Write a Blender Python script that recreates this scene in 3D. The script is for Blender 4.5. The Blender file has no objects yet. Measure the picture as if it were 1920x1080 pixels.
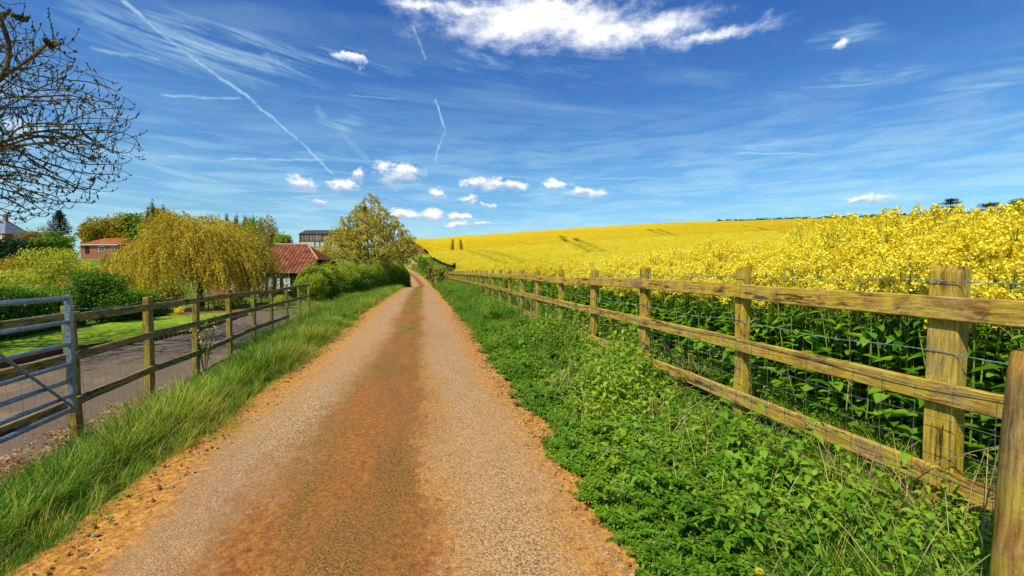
import bpy, math, random
import numpy as np
from mathutils import Vector, Matrix
random.seed(7); rng = np.random.default_rng(7)
C = bpy.context.scene.collection
S = bpy.context.scene
PI = math.pi

# ------------------------------------------------------------------ camera
FPX = 840.0; EYE = 1.37
YAW = math.atan((960-792)/FPX); PITCH = math.atan(34/FPX)
cam_d = bpy.data.cameras.new('camera'); cam = bpy.data.objects.new('camera', cam_d); C.objects.link(cam)
cam_d.sensor_width = 36; cam_d.lens = FPX*36/1920; cam_d.clip_start = 0.05; cam_d.clip_end = 6000
cam.location = (0, 0, EYE); cam.rotation_euler = (PI/2-PITCH, 0, -YAW)
S.camera = cam
S.view_settings.view_transform = 'Standard'; S.view_settings.look = 'None'
S.view_settings.gamma = 1; S.view_settings.use_curve_mapping = False
S.view_settings.exposure = 0.30
S.render.resolution_x = 1920; S.render.resolution_y = 1080

cy, sy, cp, sp = math.cos(YAW), math.sin(YAW), math.cos(PITCH), math.sin(PITCH)
RIGHT = np.array([cy, -sy, 0.]); FWD = np.array([sy*cp, cy*cp, -sp]); UP = np.array([sy*sp, cy*sp, cp])
def ray(px, py):
    v = FWD + RIGHT*(px-960)/FPX + UP*(540-py)/FPX
    return v
def at(px, py, d):                      # a surveyed point: direction through the photo, d metres away along the ground axis
    v = ray(px, py); k = d/(v[0]*sy+v[1]*cy)
    return np.array([0, 0, EYE]) + v*k

# ------------------------------------------------------------------ sun and sky
SUNT = Vector((1.0, 0.75, -1.55)).normalized()          # direction the light travels
SUN_EL = math.asin(-SUNT.z); SUN_AZ = math.atan2(-SUNT.x, -SUNT.y)   # from +Y towards +X
sd = bpy.data.lights.new('sun', 'SUN'); sd.energy = 4.6; sd.angle = math.radians(0.5); sd.color = (1, .93, .80)
so = bpy.data.objects.new('sun', sd); C.objects.link(so); so.rotation_euler = SUNT.to_track_quat('-Z', 'Y').to_euler()

class NT:
    """small helper for writing node trees"""
    def __init__(s, tree): s.t = tree; s.n = tree.nodes; s.l = tree.links
    def node(s, typ, **kw):
        nd = s.n.new(typ)
        for k, v in kw.items(): setattr(nd, k, v)
        return nd
    def put(s, sock, v):
        if isinstance(v, bpy.types.NodeSocket): s.l.new(v, sock)
        elif v is not None: sock.default_value = v
    def m(s, op, a, b=None, c=None, clamp=False):
        nd = s.node('ShaderNodeMath', operation=op, use_clamp=clamp)
        s.put(nd.inputs[0], a); s.put(nd.inputs[1], b); s.put(nd.inputs[2], c); return nd.outputs[0]
    def vm(s, op, a, b=None, scale=None):
        nd = s.node('ShaderNodeVectorMath', operation=op)
        s.put(nd.inputs[0], a); s.put(nd.inputs[1], b)
        if scale is not None: s.put(nd.inputs['Scale'], scale)
        return nd.outputs['Value'] if op in ('LENGTH', 'DOT_PRODUCT', 'DISTANCE') else nd.outputs[0]
    def comb(s, x, y, z=0.0):
        nd = s.node('ShaderNodeCombineXYZ'); s.put(nd.inputs[0], x); s.put(nd.inputs[1], y); s.put(nd.inputs[2], z); return nd.outputs[0]
    def sep(s, v):
        nd = s.node('ShaderNodeSeparateXYZ'); s.put(nd.inputs[0], v); return nd.outputs
    def noise(s, vec, scale, detail=4, rough=.55, dist=0., col=False):
        nd = s.node('ShaderNodeTexNoise'); s.put(nd.inputs['Vector'], vec); nd.inputs['Scale'].default_value = scale
        nd.inputs['Detail'].default_value = detail; nd.inputs['Roughness'].default_value = rough; nd.inputs['Distortion'].default_value = dist
        return nd.outputs['Color' if col else 'Fac']
    def vor(s, vec, scale, feat='F1', out='Distance', rnd=1.):
        nd = s.node('ShaderNodeTexVoronoi', feature=feat); s.put(nd.inputs['Vector'], vec); nd.inputs['Scale'].default_value = scale
        nd.inputs['Randomness'].default_value = rnd; return nd.outputs[out]
    def mr(s, v, a, b, c=0., d=1., smooth=True):
        nd = s.node('ShaderNodeMapRange', interpolation_type='SMOOTHSTEP' if smooth else 'LINEAR')
        for i, q in enumerate((v, a, b, c, d)): s.put(nd.inputs[i], q)
        return nd.outputs[0]
    def mix(s, f, a, b, mode='MIX'):
        nd = s.node('ShaderNodeMix', data_type='RGBA', blend_type=mode)
        s.put(nd.inputs[0], f)
        for i, v in ((6, a), (7, b)):
            if isinstance(v, tuple): v = (*v[:3], 1)
            s.put(nd.inputs[i], v)
        return nd.outputs[2]
    def ramp(s, f, stops):
        nd = s.node('ShaderNodeValToRGB'); s.put(nd.inputs[0], f); el = nd.color_ramp.elements
        while len(el) < len(stops): el.new(.5)
        for e, (p, c) in zip(el, stops): e.position = p; e.color = (*c, 1)
        return nd.outputs[0]
    def attr(s, name, out='Fac'):
        nd = s.node('ShaderNodeAttribute', attribute_name=name); return nd.outputs[out]
    def bump(s, h, strength=.5, dist=.01):
        nd = s.node('ShaderNodeBump'); s.put(nd.inputs['Height'], h); nd.inputs['Strength'].default_value = strength
        nd.inputs['Distance'].default_value = dist; return nd.outputs[0]

w = bpy.data.worlds.new('World'); S.world = w; w.use_nodes = True
t = NT(w.node_tree); t.n.clear()
sky = t.node('ShaderNodeTexSky', sky_type='NISHITA'); sky.sun_disc = False
sky.sun_elevation = SUN_EL; sky.sun_rotation = SUN_AZ; sky.air_density = 1.0; sky.dust_density = .6; sky.ozone_density = 2.2
hs = t.node('ShaderNodeHueSaturation'); t.l.new(sky.outputs[0], hs.inputs['Color'])
hs.inputs['Saturation'].default_value = 1.22; hs.inputs['Value'].default_value = 1.15; hs.inputs['Hue'].default_value = .508
tc = t.node('ShaderNodeTexCoord'); D = tc.outputs['Generated']
x_, y_, z_ = t.sep(D)
az = t.m('ARCTAN2', x_, y_); el = t.m('ARCSINE', z_)
P2 = t.comb(az, el, 0.)
def ae(px, py):
    v = ray(px, py); v = v/np.linalg.norm(v); return (math.atan2(v[0], v[1]), math.asin(v[2]))
def wsc(px, py, wx, wy):
    a = ae(px-wx, py); b = ae(px+wx, py); c = ae(px, py-wy); d = ae(px, py+wy)
    return abs(b[0]-a[0])/2, abs(c[1]-d[1])/2
nz = t.noise(P2, 26, 5, .6, .0, True)
nzv = t.vm('SCALE', t.vm('SUBTRACT', nz, (.5, .5, .5)), None, .040)
PD = t.vm('ADD', P2, nzv)
nbig = t.noise(t.comb(t.m('MULTIPLY', az, 1.), t.m('MULTIPLY', el, 2.2), 3.), 6, 8, .66)
nfine = t.noise(t.comb(az, t.m('MULTIPLY', el, 1.8), 9.), 26, 6, .65)
cum = None; vs = None; ws = None
ELL = [(742,327,50,22),(760,318,26,14),(568,347,33,13),(638,348,30,10),(673,332,12,14),(818,362,22,11),(905,346,46,12),(955,349,40,9),
       (1097,361,34,9),(760,400,30,10),(818,404,32,12),(860,408,28,8),(858,421,22,7),(905,420,16,6),(600,376,16,6),(660,112,34,9),
       (1582,77,14,9),(35,243,40,14),(915,388,14,6),(1625,375,55,8),(1040,345,26,11),(880,372,20,7)]
for (px, py, wx, wy) in ELL:
    a, b = ae(px, py); ra, rb = wsc(px, py, wx, wy)
    dv = t.vm('DIVIDE', t.vm('SUBTRACT', PD, (a, b, 0)), (ra*1.25, rb*1.35, 1))
    f = t.m('SUBTRACT', 1.0, t.vm('LENGTH', dv))
    cum = f if cum is None else t.m('MAXIMUM', cum, f)
    fp = t.m('MAXIMUM', f, 0.); yv = t.m('MULTIPLY', t.sep(dv)[1], fp); vs = yv if vs is None else t.m('ADD', vs, yv); ws = fp if ws is None else t.m('ADD', ws, fp)
low = t.mr(t.m('ADD', cum, t.m('MULTIPLY', t.m('SUBTRACT', nfine, .50), 2.3)), .05, .80)
big = None
for (px, py, wx, wy) in [(1010,40,230,62),(1090,45,150,50),(880,18,150,26),(1140,62,150,34),(1230,50,110,30),(1340,66,110,16),(800,10,80,14),(1045,12,70,20)]:
    a, b = ae(px, py); ra, rb = wsc(px, py, wx, wy)
    dv = t.vm('DIVIDE', t.vm('SUBTRACT', PD, (a, b, 0)), (ra*1.15, rb*1.2, 1))
    f = t.m('SUBTRACT', 1.0, t.vm('LENGTH', dv))
    big = f if big is None else t.m('MAXIMUM', big, f)
bigm = t.mr(t.m('ADD', big, t.m('MULTIPLY', t.m('SUBTRACT', t.m('ADD', t.m('MULTIPLY', nbig, .7), t.m('MULTIPLY', nfine, .3)), .5), 2.6)), -.10, 1.05)
# cirrus: streaks on a high sheet (x/z, y/z)
zz = t.m('MAXIMUM', z_, .02)
cx_ = t.m('DIVIDE', x_, zz); cy_ = t.m('DIVIDE', y_, zz)
st = t.comb(t.m('MULTIPLY', t.m('ADD', cx_, t.m('MULTIPLY', cy_, .45)), .30), t.m('MULTIPLY', t.m('SUBTRACT', cy_, t.m('MULTIPLY', cx_, .12)), 1.7))
c1 = t.noise(st, 1.3, 8, .62, .6)
c2 = t.noise(t.comb(t.m('MULTIPLY', az, 1.2), t.m('MULTIPLY', el, 9.), 5.), 5.5, 7, .6, .5)
c3 = t.noise(t.comb(az, t.m('MULTIPLY', el, 2.), 2.), 2.2, 3, .5)
cir = t.m('MULTIPLY', t.mr(c1, .44, .74), t.mr(c3, .36, .60))
band = t.m('MULTIPLY', t.mr(c2, .36, .66), t.mr(el, .05, .40, 1.0, .0))
blob = None
for (px, py, wx, wy, k) in [(400,90,260,60,.9),(290,65,190,14,1.0),(640,235,60,55,.55),(1010,292,70,26,.7),(1560,165,140,30,.7),(1690,145,70,18,.7),(1440,280,170,22,.8),(1850,160,150,50,.55),(300,330,300,60,.6),(1120,125,160,30,.30),(890,118,70,18,.9),(660,114,120,22,.8),(1582,70,70,22,.8),(880,295,40,20,.5)]:
    a, b = ae(px, py); ra, rb = wsc(px, py, wx, wy)
    f = t.m('MULTIPLY', t.m('SUBTRACT', 1.0, t.vm('LENGTH', t.vm('DIVIDE', t.vm('SUBTRACT', PD, (a, b, 0)), (ra*1.2, rb*1.3, 1))), clamp=True), k)
    blob = f if blob is None else t.m('MAXIMUM', blob, f)
c4 = t.noise(t.comb(t.m('ADD', t.m('MULTIPLY', az, 1.0), t.m('MULTIPLY', el, .9)), t.m('MULTIPLY', t.m('ADD', el, t.m('MULTIPLY', az, .12)), 7.), 1.), 7., 8, .64, .8)
wisp = t.m('MULTIPLY', blob, t.mr(c4, .40, .68))
# contrails
con = None
nw = t.m('MULTIPLY', t.m('SUBTRACT', t.noise(P2, 22, 5, .65), .5), .016)
SEG = [((228,0),(330,85),.0032,.8),((330,85),(470,186),.0030,.85),((470,186),(560,262),.0030,.9),((560,262),(626,328),.0022,.9),
       ((774,48),(800,112),.0030,.5),((816,186),(834,242),.0022,.9),((834,242),(815,305),.0022,.8),
       ((235,292),(610,299),.0022,.8),((1380,286),(1535,288),.0016,.8),((860,326),(1260,334),.0018,.5),((170,90),(300,112),.003,.5),
       ((300,178),(450,184),.0022,.7),((650,178),(770,186),.0015,.4),((1780,342),(1890,345),.0014,.5),((590,200),(690,300),.008,.35)]
for a_, b_, wd, k in SEG:
    a = ae(*a_); b = ae(*b_); L = math.hypot(b[0]-a[0], b[1]-a[1]); ux, uy = (b[0]-a[0])/L, (b[1]-a[1])/L
    rel = t.vm('SUBTRACT', P2, (a[0], a[1], 0))
    al = t.vm('DOT_PRODUCT', rel, (ux, uy, 0)); pr = t.vm('DOT_PRODUCT', rel, (-uy, ux, 0))
    pr = t.m('ABSOLUTE', t.m('ADD', pr, nw))
    e = t.m('MULTIPLY', t.mr(pr, 0., wd*1.7, 1., 0.), t.m('MULTIPLY', t.mr(al, -.004, .004), t.mr(al, L-.004, L+.004, 1., 0.)))
    e = t.m('MULTIPLY', e, k)
    con = e if con is None else t.m('MAXIMUM', con, e)
con = t.m('MULTIPLY', con, t.mr(nfine, .3, .65, .35, 1.))
# compose
g = t.m('MULTIPLY', t.mr(el, -.02, .62, 1., 0., False), 1.)
tint = t.ramp(t.m('MULTIPLY', el, 1.6), [(0., (.62, .86, .96)), (.32, (.62, .93, 1.0)), (.8, (.47, .74, 1.0))])
skyc = t.mix(1.0, hs.outputs[0], tint, 'MULTIPLY')
thin = t.m('MAXIMUM', t.m('MULTIPLY', cir, .30), t.m('MAXIMUM', t.m('MULTIPLY', band, .72), t.m('MAXIMUM', wisp, con)), clamp=True)
thin = t.m('MULTIPLY', thin, .80)
c = t.mix(thin, skyc, (4.6, 6.9, 7.9))
vert = t.m('DIVIDE', vs, t.m('MAXIMUM', ws, .02))
shade = t.mr(t.m('ADD', t.m('MULTIPLY', nfine, 1.6), t.m('MULTIPLY', vert, 1.5)), .25, 1.35)
c = t.mix(t.m('MULTIPLY', low, .95), c, t.mix(shade, (3.8, 4.8, 6.6), (9.8, 9.7, 9.6)))
bshade = t.mr(t.m('ADD', t.m('MULTIPLY', nfine, .7), t.m('ADD', t.m('MULTIPLY', nbig, .6), t.m('MULTIPLY', big, .4))), .52, 1.0)
c = t.mix(t.m('MULTIPLY', bigm, .96), c, t.mix(bshade, (4.6, 6.4, 9.0), (9.9, 9.8, 9.6)))
bg = t.node('ShaderNodeBackground'); t.l.new(c, bg.inputs[0]); bg.inputs[1].default_value = .1
ow = t.node('ShaderNodeOutputWorld'); t.l.new(bg.outputs[0], ow.inputs[0])

# ------------------------------------------------------------------ object helpers
def tag(o, label=None, cat=None, group=None, kind=None):
    if label: o['label'] = label
    if cat: o['category'] = cat
    if group: o['group'] = group
    if kind: o['kind'] = kind
    return o
def empty(name, loc, label, cat, group=None):
    o = bpy.data.objects.new(name, None); C.objects.link(o); o.location = loc; o.empty_display_size = .2
    return tag(o, label, cat, group)
def mesh_np(name, V, F4=None, F3=None, attrs=None, smooth=False):
    me = bpy.data.meshes.new(name); V = np.asarray(V, dtype=np.float32)
    n4 = 0 if F4 is None else len(F4); n3 = 0 if F3 is None else len(F3)
    loops = []
    if n4: loops.append(np.asarray(F4, dtype=np.int32).ravel())
    if n3: loops.append(np.asarray(F3, dtype=np.int32).ravel())
    loops = np.concatenate(loops)
    starts = np.concatenate([np.arange(n4)*4, n4*4+np.arange(n3)*3]).astype(np.int32)
    me.vertices.add(len(V)); me.vertices.foreach_set('co', V.ravel())
    me.loops.add(len(loops)); me.loops.foreach_set('vertex_index', loops)
    me.polygons.add(n4+n3); me.polygons.foreach_set('loop_start', starts)
    me.update(calc_edges=True)
    if smooth: me.polygons.foreach_set('use_smooth', np.ones(n4+n3, dtype=bool))
    for k, a in (attrs or {}).items():
        at_ = me.attributes.new(k, 'FLOAT', 'POINT'); at_.data.foreach_set('value', np.asarray(a, dtype=np.float32))
    me.validate()
    return me
def obj(name, me, mat, parent=None, loc=None, link=True):
    o = bpy.data.objects.new(name, me)
    if link: C.objects.link(o)
    if mat is not None:
        for m_ in (mat if isinstance(mat, (list, tuple)) else [mat]): me.materials.append(m_)
    if parent: o.parent = parent
    if loc is not None: o.location = loc
    return o
class MB:
    """collects shapes for one mesh"""
    def __init__(s): s.V = []; s.F = []; s.mi = []; s.n = 0; s.cur = 0; s.att = []
    def add(s, V, F, a=0.):
        V = np.asarray(V, float).reshape(-1, 3); s.V.append(V); s.F += [tuple(int(i)+s.n for i in f) for f in F]
        s.mi += [s.cur]*len(F); s.n += len(V); s.att.append(np.full(len(V), a) if np.isscalar(a) else np.asarray(a))
    def box(s, c, d, rz=0., a=0.):
        x, y, z = np.array(d)/2
        V = np.array([(i*x, j*y, k*z) for i in (-1, 1) for j in (-1, 1) for k in (-1, 1)])
        R = np.array([[math.cos(rz), -math.sin(rz), 0], [math.sin(rz), math.cos(rz), 0], [0, 0, 1]])
        s.add(V@R.T+np.array(c), [(0,1,3,2),(4,6,7,5),(0,4,5,1),(2,3,7,6),(0,2,6,4),(1,5,7,3)], a)
    def tube(s, P, r, sides=6, a=0., cap=True):
        V, F = tube_geo(P, r, sides, cap); s.add(V, F, a)
    def build(s, name, mat, parent=None, loc=None, smooth=False, link=True):
        me = bpy.data.meshes.new(name); V = np.vstack(s.V); me.from_pydata(V.tolist(), [], s.F); me.update()
        if max(s.mi) > 0: me.polygons.foreach_set('material_index', s.mi)
        if smooth: me.polygons.foreach_set('use_smooth', [True]*len(s.F))
        A = me.attributes.new('v', 'FLOAT', 'POINT'); A.data.foreach_set('value', np.concatenate(s.att).astype(np.float32))
        return obj(name, me, mat, parent, loc, link)
def tube_geo(P, r, sides=6, cap=True):
    P = np.asarray(P, float); n = len(P); r = np.broadcast_to(np.asarray(r, float), (n,))
    T = np.gradient(P, axis=0); T /= np.linalg.norm(T, axis=1)[:, None]+1e-9
    ref = np.array([0, 0, 1.]) if abs(T[0, 2]) < .9 else np.array([1., 0, 0])
    V = []; u = np.cross(ref, T[0])
    for i in range(n):
        u = u-T[i]*np.dot(u, T[i]); u /= np.linalg.norm(u)+1e-9; v = np.cross(T[i], u)
        a = np.arange(sides)*2*PI/sides
        V.append(P[i]+r[i]*(np.outer(np.cos(a), u)+np.outer(np.sin(a), v)))
    V = np.vstack(V); F = []
    for i in range(n-1):
        for j in range(sides):
            k = (j+1) % sides; F.append((i*sides+j, i*sides+k, (i+1)*sides+k, (i+1)*sides+j))
    if cap: F.append(tuple(range(sides))[::-1]); F.append(tuple((n-1)*sides+j for j in range(sides)))
    return V, F

# ------------------------------------------------------------------ materials
def newmat(name):
    m = bpy.data.materials.new(name); m.use_nodes = True; t = NT(m.node_tree); t.n.clear()
    out = t.node('ShaderNodeOutputMaterial'); return m, t, out
def principled(t, out, col, rough=.8, normal=None, spec=.3, metal=0.):
    p = t.node('ShaderNodeBsdfPrincipled')
    if isinstance(col, tuple): col = (*col[:3], 1)
    t.put(p.inputs['Base Color'], col); t.put(p.inputs['Roughness'], rough); t.put(p.inputs['Specular IOR Level'], spec); t.put(p.inputs['Metallic'], metal)
    if normal is not None: t.l.new(normal, p.inputs['Normal'])
    t.l.new(p.outputs[0], out.inputs[0]); return p
def leafmat(name, stops, trans=.4, rough=.55, nscale=.6, spec=.25, tcol=(1.1, 1.15, .5)):
    """foliage: colour varies leaf by leaf (attribute v), plant by plant and over the ground"""
    m, t, out = newmat(name)
    pos = t.node('ShaderNodeNewGeometry').outputs['Position']
    oi = t.node('ShaderNodeObjectInfo').outputs['Random']
    n = t.noise(pos, nscale, 3, .6)
    f = t.m('ADD', t.m('MULTIPLY', t.attr('v'), .55), t.m('ADD', t.m('MULTIPLY', oi, .15), t.m('MULTIPLY', t.m('SUBTRACT', n, .32), .85)))
    col = t.ramp(f, stops)
    p = principled(t, out, col, rough, None, spec)
    tr = t.node('ShaderNodeBsdfTranslucent'); t.l.new(t.mix(1., col, tcol, 'MULTIPLY'), tr.inputs[0])
    ms = t.node('ShaderNodeMixShader'); ms.inputs[0].default_value = trans
    t.l.new(p.outputs[0], ms.inputs[1]); t.l.new(tr.outputs[0], ms.inputs[2]); t.l.new(ms.outputs[0], out.inputs[0])
    return m
def plainmat(name, col, col2=None, scale=8., rough=.8, metal=0., bump=0., spec=.3, coord='Object', stretch=(1, 1, 1)):
    m, t, out = newmat(name)
    v = t.node('ShaderNodeTexCoord').outputs[coord]
    v = t.vm('MULTIPLY', v, stretch)
    n = t.noise(v, scale, 6, .65)
    c = t.ramp(n, [(.3, col), (.7, col2 or tuple(x*.7 for x in col))])
    principled(t, out, c, rough, t.bump(n, bump, .02) if bump else None, spec, metal)
    return m
def woodmat(name, cols, axis, green=.5, fine=1.):
    """weathered timber with grain along one local axis, algae patches, knots and cracks"""
    m, t, out = newmat(name)
    o = t.node('ShaderNodeTexCoord').outputs['Object']; r = t.node('ShaderNodeObjectInfo').outputs['Random']
    o = t.vm('ADD', o, t.comb(t.m('MULTIPLY', r, 37.), t.m('MULTIPLY', r, 11.), t.m('MULTIPLY', r, 23.)))
    k = [1., 1., 1.]; k[axis] = .09; kk_ = [1.6, 1.6, 1.6]; kk_[axis] = .55
    g1 = t.vm('MULTIPLY', o, tuple(k))
    warp = t.vm('ADD', g1, t.vm('SCALE', t.noise(o, 3., 2, .5, 0., True), None, .035))
    gr = t.noise(warp, 90*fine, 5, .6); gr2 = t.noise(warp, 24*fine, 4, .6)
    pt = t.noise(o, 5.5, 6, .7, .4); pt2 = t.noise(o, 55., 5, .8)
    base = t.ramp(t.m('ADD', t.m('MULTIPLY', gr, .5), t.m('MULTIPLY', gr2, .5)), [(.41, cols[0]), (.5, cols[1]), (.59, cols[2])])
    base = t.mix(t.m('MULTIPLY', t.mr(pt, .46-.18*green, .62-.14*green), .92), base, t.mix(t.mr(gr, .35, .65), cols[3], cols[4]))
    base = t.mix(t.mr(pt2, .56, .68, 0., .6), base, cols[5])                    # pale lichen specks
    base = t.mix(t.mr(gr2, .42, .35, 0., .9), base, (.03, .016, .006))           # cracks
    kd = t.m('ADD', t.vor(t.vm('MULTIPLY', o, tuple(kk_)), 3.2), t.m('MULTIPLY', t.m('SUBTRACT', gr2, .5), .05))
    base = t.mix(t.mr(kd, .075, .035, 0., .75), base, (.05, .022, .006)); base = t.mix(t.m('MULTIPLY', t.mr(t.noise(o, 1.7, 4, .6), .50, .68), .28), base, t.mix(gr, (.12, .10, .06), (.38, .34, .22)))
    h = t.m('ADD', t.m('MULTIPLY', gr, .6), t.m('ADD', gr2, t.m('MULTIPLY', pt2, .5)))
    principled(t, out, base, .85, t.bump(h, .8, .006), .2)
    return m
W_R = [(.08, .036, .007), (.22, .110, .020), (.42, .25, .06), (.30, .20, .010), (.52, .37, .030), (.68, .58, .30)]
M = {}
M['post_r'] = woodmat('mossy post timber', W_R, 2, .55)
M['rail_r'] = woodmat('mossy rail timber', [(.11, .05, .010), (.27, .14, .028), (.44, .28, .08), (.32, .21, .014), (.54, .39, .04), (.66, .57, .33)], 0, .45)
M['round'] = woodmat('brown stake timber', [(.11, .050, .008), (.27, .135, .020), (.42, .24, .05), (.28, .19, .015), (.46, .33, .03), (.55, .45, .2)], 2, .1, .8)
W_L = [(.07, .040, .014), (.20, .125, .045), (.42, .31, .16), (.22, .17, .02), (.42, .33, .05), (.50, .46, .30)]
M['post_l'] = woodmat('grey olive post timber', [(.10, .055, .01), (.24, .16, .03), (.40, .29, .07), (.20, .15, .015), (.42, .33, .04), (.5, .44, .22)], 2, .4)
M['rail_l'] = woodmat('grey brown rail timber', W_L, 0, .25)
M['wire'] = plainmat('dull steel wire', (.28, .28, .24), (.16, .14, .11), 60, .5, .6)
M['barb'] = plainmat('galvanised barbed wire', (.30, .46, .44), (.16, .26, .24), 60, .45, .5)
M['wirepale'] = plainmat('pale netting wire', (.55, .50, .38), (.35, .30, .2), 60, .5, .4)
def galv():
    m, t, out = newmat('galvanised gate tube')
    o = t.node('ShaderNodeTexCoord').outputs['Object']
    n = t.noise(o, 30, 6, .7); v = t.vor(o, 60, 'F1', 'Color')
    c = t.ramp(t.m('ADD', t.m('MULTIPLY', n, .8), t.m('MULTIPLY', t.sep(v)[0], .2)), [(.35, (.17, .21, .25)), (.6, (.34, .41, .47)), (.75, (.5, .55, .58))])
    c = t.mix(t.mr(t.noise(o, 7, 5, .7), .60, .72, 0., .6), c, (.22, .13, .05))
    principled(t, out, c, .42, t.bump(n, .2, .003), .5, .65); return m
M['galv'] = galv()

# ------------------------------------------------------------------ terrain heights
def ss(a, b, x): q = np.clip((x-a)/(b-a), 0, 1); return q*q*(3-2*q)
_ty = np.arange(-60, 700, .5)
def table(kx, ky, s=6):
    v = np.interp(_ty, kx, ky); k = np.exp(-.5*(np.arange(-3*s, 3*s+1)/s)**2); k /= k.sum()
    return np.convolve(np.pad(v, 3*s, 'edge'), k, 'valid')
_lz = table([-60, 22, 34, 45, 53, 59, 66, 78, 92, 125, 700], [0, 0, -.13, -.36, -.62, -.98, -.75, .28, 1.5, 4.2, 5.], 5)
_lx = table([-60, 42, 52, 62, 75, 90, 105, 130, 700], [-.34, -.34, -.15, .10, -1.0, -3.3, -7.2, -18, -18], 8)
_A = [(-5, 0), (3, 0), (114, 9.8), (163, 11.4), (225, 13.0), (400, 17), (3000, 17)]
_ax = np.arange(-5, 3000, 1.); _av = np.interp(_ax, [a for a, b in _A], [b for a, b in _A])
_kk = np.ones(9)/9; _av2 = np.convolve(np.pad(_av, 4, 'edge'), _kk, 'valid')
def lane_z(y): return np.interp(y, _ty, _lz)
def lane_x(y): return np.interp(y, _ty, _lx)
def vn(x, y, s, seed=0):
    """smooth value noise, -1..1"""
    x = x/s+seed*17.3; y = y/s-seed*9.1; xi = np.floor(x); yi = np.floor(y); fx = x-xi; fy = y-yi
    def h(a, b): q = np.sin(a*127.1+b*311.7+seed*74.7)*43758.5453; return q-np.floor(q)
    fx = fx*fx*(3-2*fx); fy = fy*fy*(3-2*fy)
    return ((h(xi, yi)*(1-fx)+h(xi+1, yi)*fx)*(1-fy)+(h(xi, yi+1)*(1-fx)+h(xi+1, yi+1)*fx)*fy)*2-1
def fieldz(x, y):
    B = .089*np.where(y > 45, np.sqrt((np.maximum(y-45, 0))**2+36)-6, 0)
    A = np.interp(np.maximum(x, -5), _ax, _av2); A = np.where(x < 12, .088*np.maximum(x-3, 0)**2/(np.maximum(x-3, 0)+1.0), A)
    z = A+B; r = np.hypot(x, y); q = np.clip(r-225, 0, 60)
    z = z-.0013*q*q-np.maximum(r-285, 0)*.03
    return np.maximum(z, -5)
def H(x, y):
    x = np.asarray(x, float); y = np.asarray(y, float)
    zl = lane_z(y); u = x-lane_x(y); r = np.hypot(x, y)
    R = fieldz(x, y)+.05*(1-ss(3, 5, x))
    L = -.60-.25*ss(14, 26, r)*ss(-8, -5, x)*0-.65*ss(20, 40, r)+9.6*ss(50, 155, r)*(1-.46*ss(30, 80, -x))
    back = ss(22, 30, y)*(1-ss(30, 60, r))
    L = L+back*.45*ss(-12, -5, x)
    wl = ss(1.75, 3.5, -u); wr = ss(1.55, 3.6+2.5*ss(55, 70, y), u)
    z = zl*(1-wl-wr)+L*wl+R*wr
    z = z-.035*(1-ss(1.3, 1.7, np.abs(u)))
    am = ss(1.5, 2.2, np.abs(u))*.03
    return z+am*vn(x, y, .6, 1)+am*.8*vn(x, y, .22, 2)
def h1(x, y): return float(H(np.array([x]), np.array([y]))[0])
def ground_at(px, d):
    p = at(px, 540, d); return np.array([p[0], p[1], h1(p[0], p[1])])
def field_edge(y): return np.where(y < 46, 3.25, np.where(y < 72, lane_x(y)+3.65, np.interp(y, [72, 90, 125, 200, 280], [float(lane_x(72)+3.65), .6, -1.2, -7., -16.])))

def axis(fine, lo, hi, step, grow=1.09):
    a = list(np.arange(fine[0], fine[1], step)); s = step; v = a[-1]
    while v < hi: s *= grow; v += s; a.append(v)
    s = step; v = a[0]; b = []
    while v > lo: s *= grow; v -= s; b.append(v)
    return np.array(b[::-1]+a)
def gridmesh(name, X, Y, Z, extra=None, keep=None):
    ny, nx = X.shape; V = np.stack([X, Y, Z], -1).reshape(-1, 3)
    i = np.arange(ny*nx).reshape(ny, nx)
    F = np.stack([i[:-1, :-1], i[:-1, 1:], i[1:, 1:], i[1:, :-1]], -1)
    if keep is not None: F = F[keep]
    F = F.reshape(-1, 4)
    return mesh_np(name, V, F, None, {k: v.ravel() for k, v in (extra or {}).items()}, True)
xs = axis((-9, 5), -2600, 2600, .14, 1.07); ys = axis((-2, 12), -400, 3000, .15, 1.045)
X, Y = np.meshgrid(xs, ys)
def groundmat():
    m, t, out = newmat('turf and soil')
    pos = t.node('ShaderNodeNewGeometry').outputs['Position']
    n = t.noise(pos, 2.2, 8, .7); n2 = t.noise(pos, 30., 6, .7); n3 = t.noise(pos, .05, 4, .6)
    g = t.ramp(n2, [(.3, (.03, .055, .006)), (.5, (.07, .12, .012)), (.7, (.15, .19, .02))])
    far = t.ramp(t.noise(pos, .9, 7, .7), [(.3, (.06, .12, .012)), (.7, (.17, .25, .03))])
    dist = t.vm('LENGTH', pos)
    g = t.mix(t.mr(dist, 14, 30), g, far)
    soil = t.ramp(n2, [(.3, (.10, .045, .012)), (.7, (.26, .13, .045))])
    g = t.mix(t.mr(n, .56, .68, 0., .8), g, soil)
    g = t.mix(t.m('MULTIPLY', t.mr(n3, .5, .62), t.mr(dist, 60, 90)), g, (.32, .29, .03))
    principled(t, out, g, .95, t.bump(t.m('ADD', n2, n), .8, .04), .1); return m
ground = obj('ground', gridmesh('ground', X, Y, H(X, Y)), groundmat()); tag(ground, kind='structure')

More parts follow.
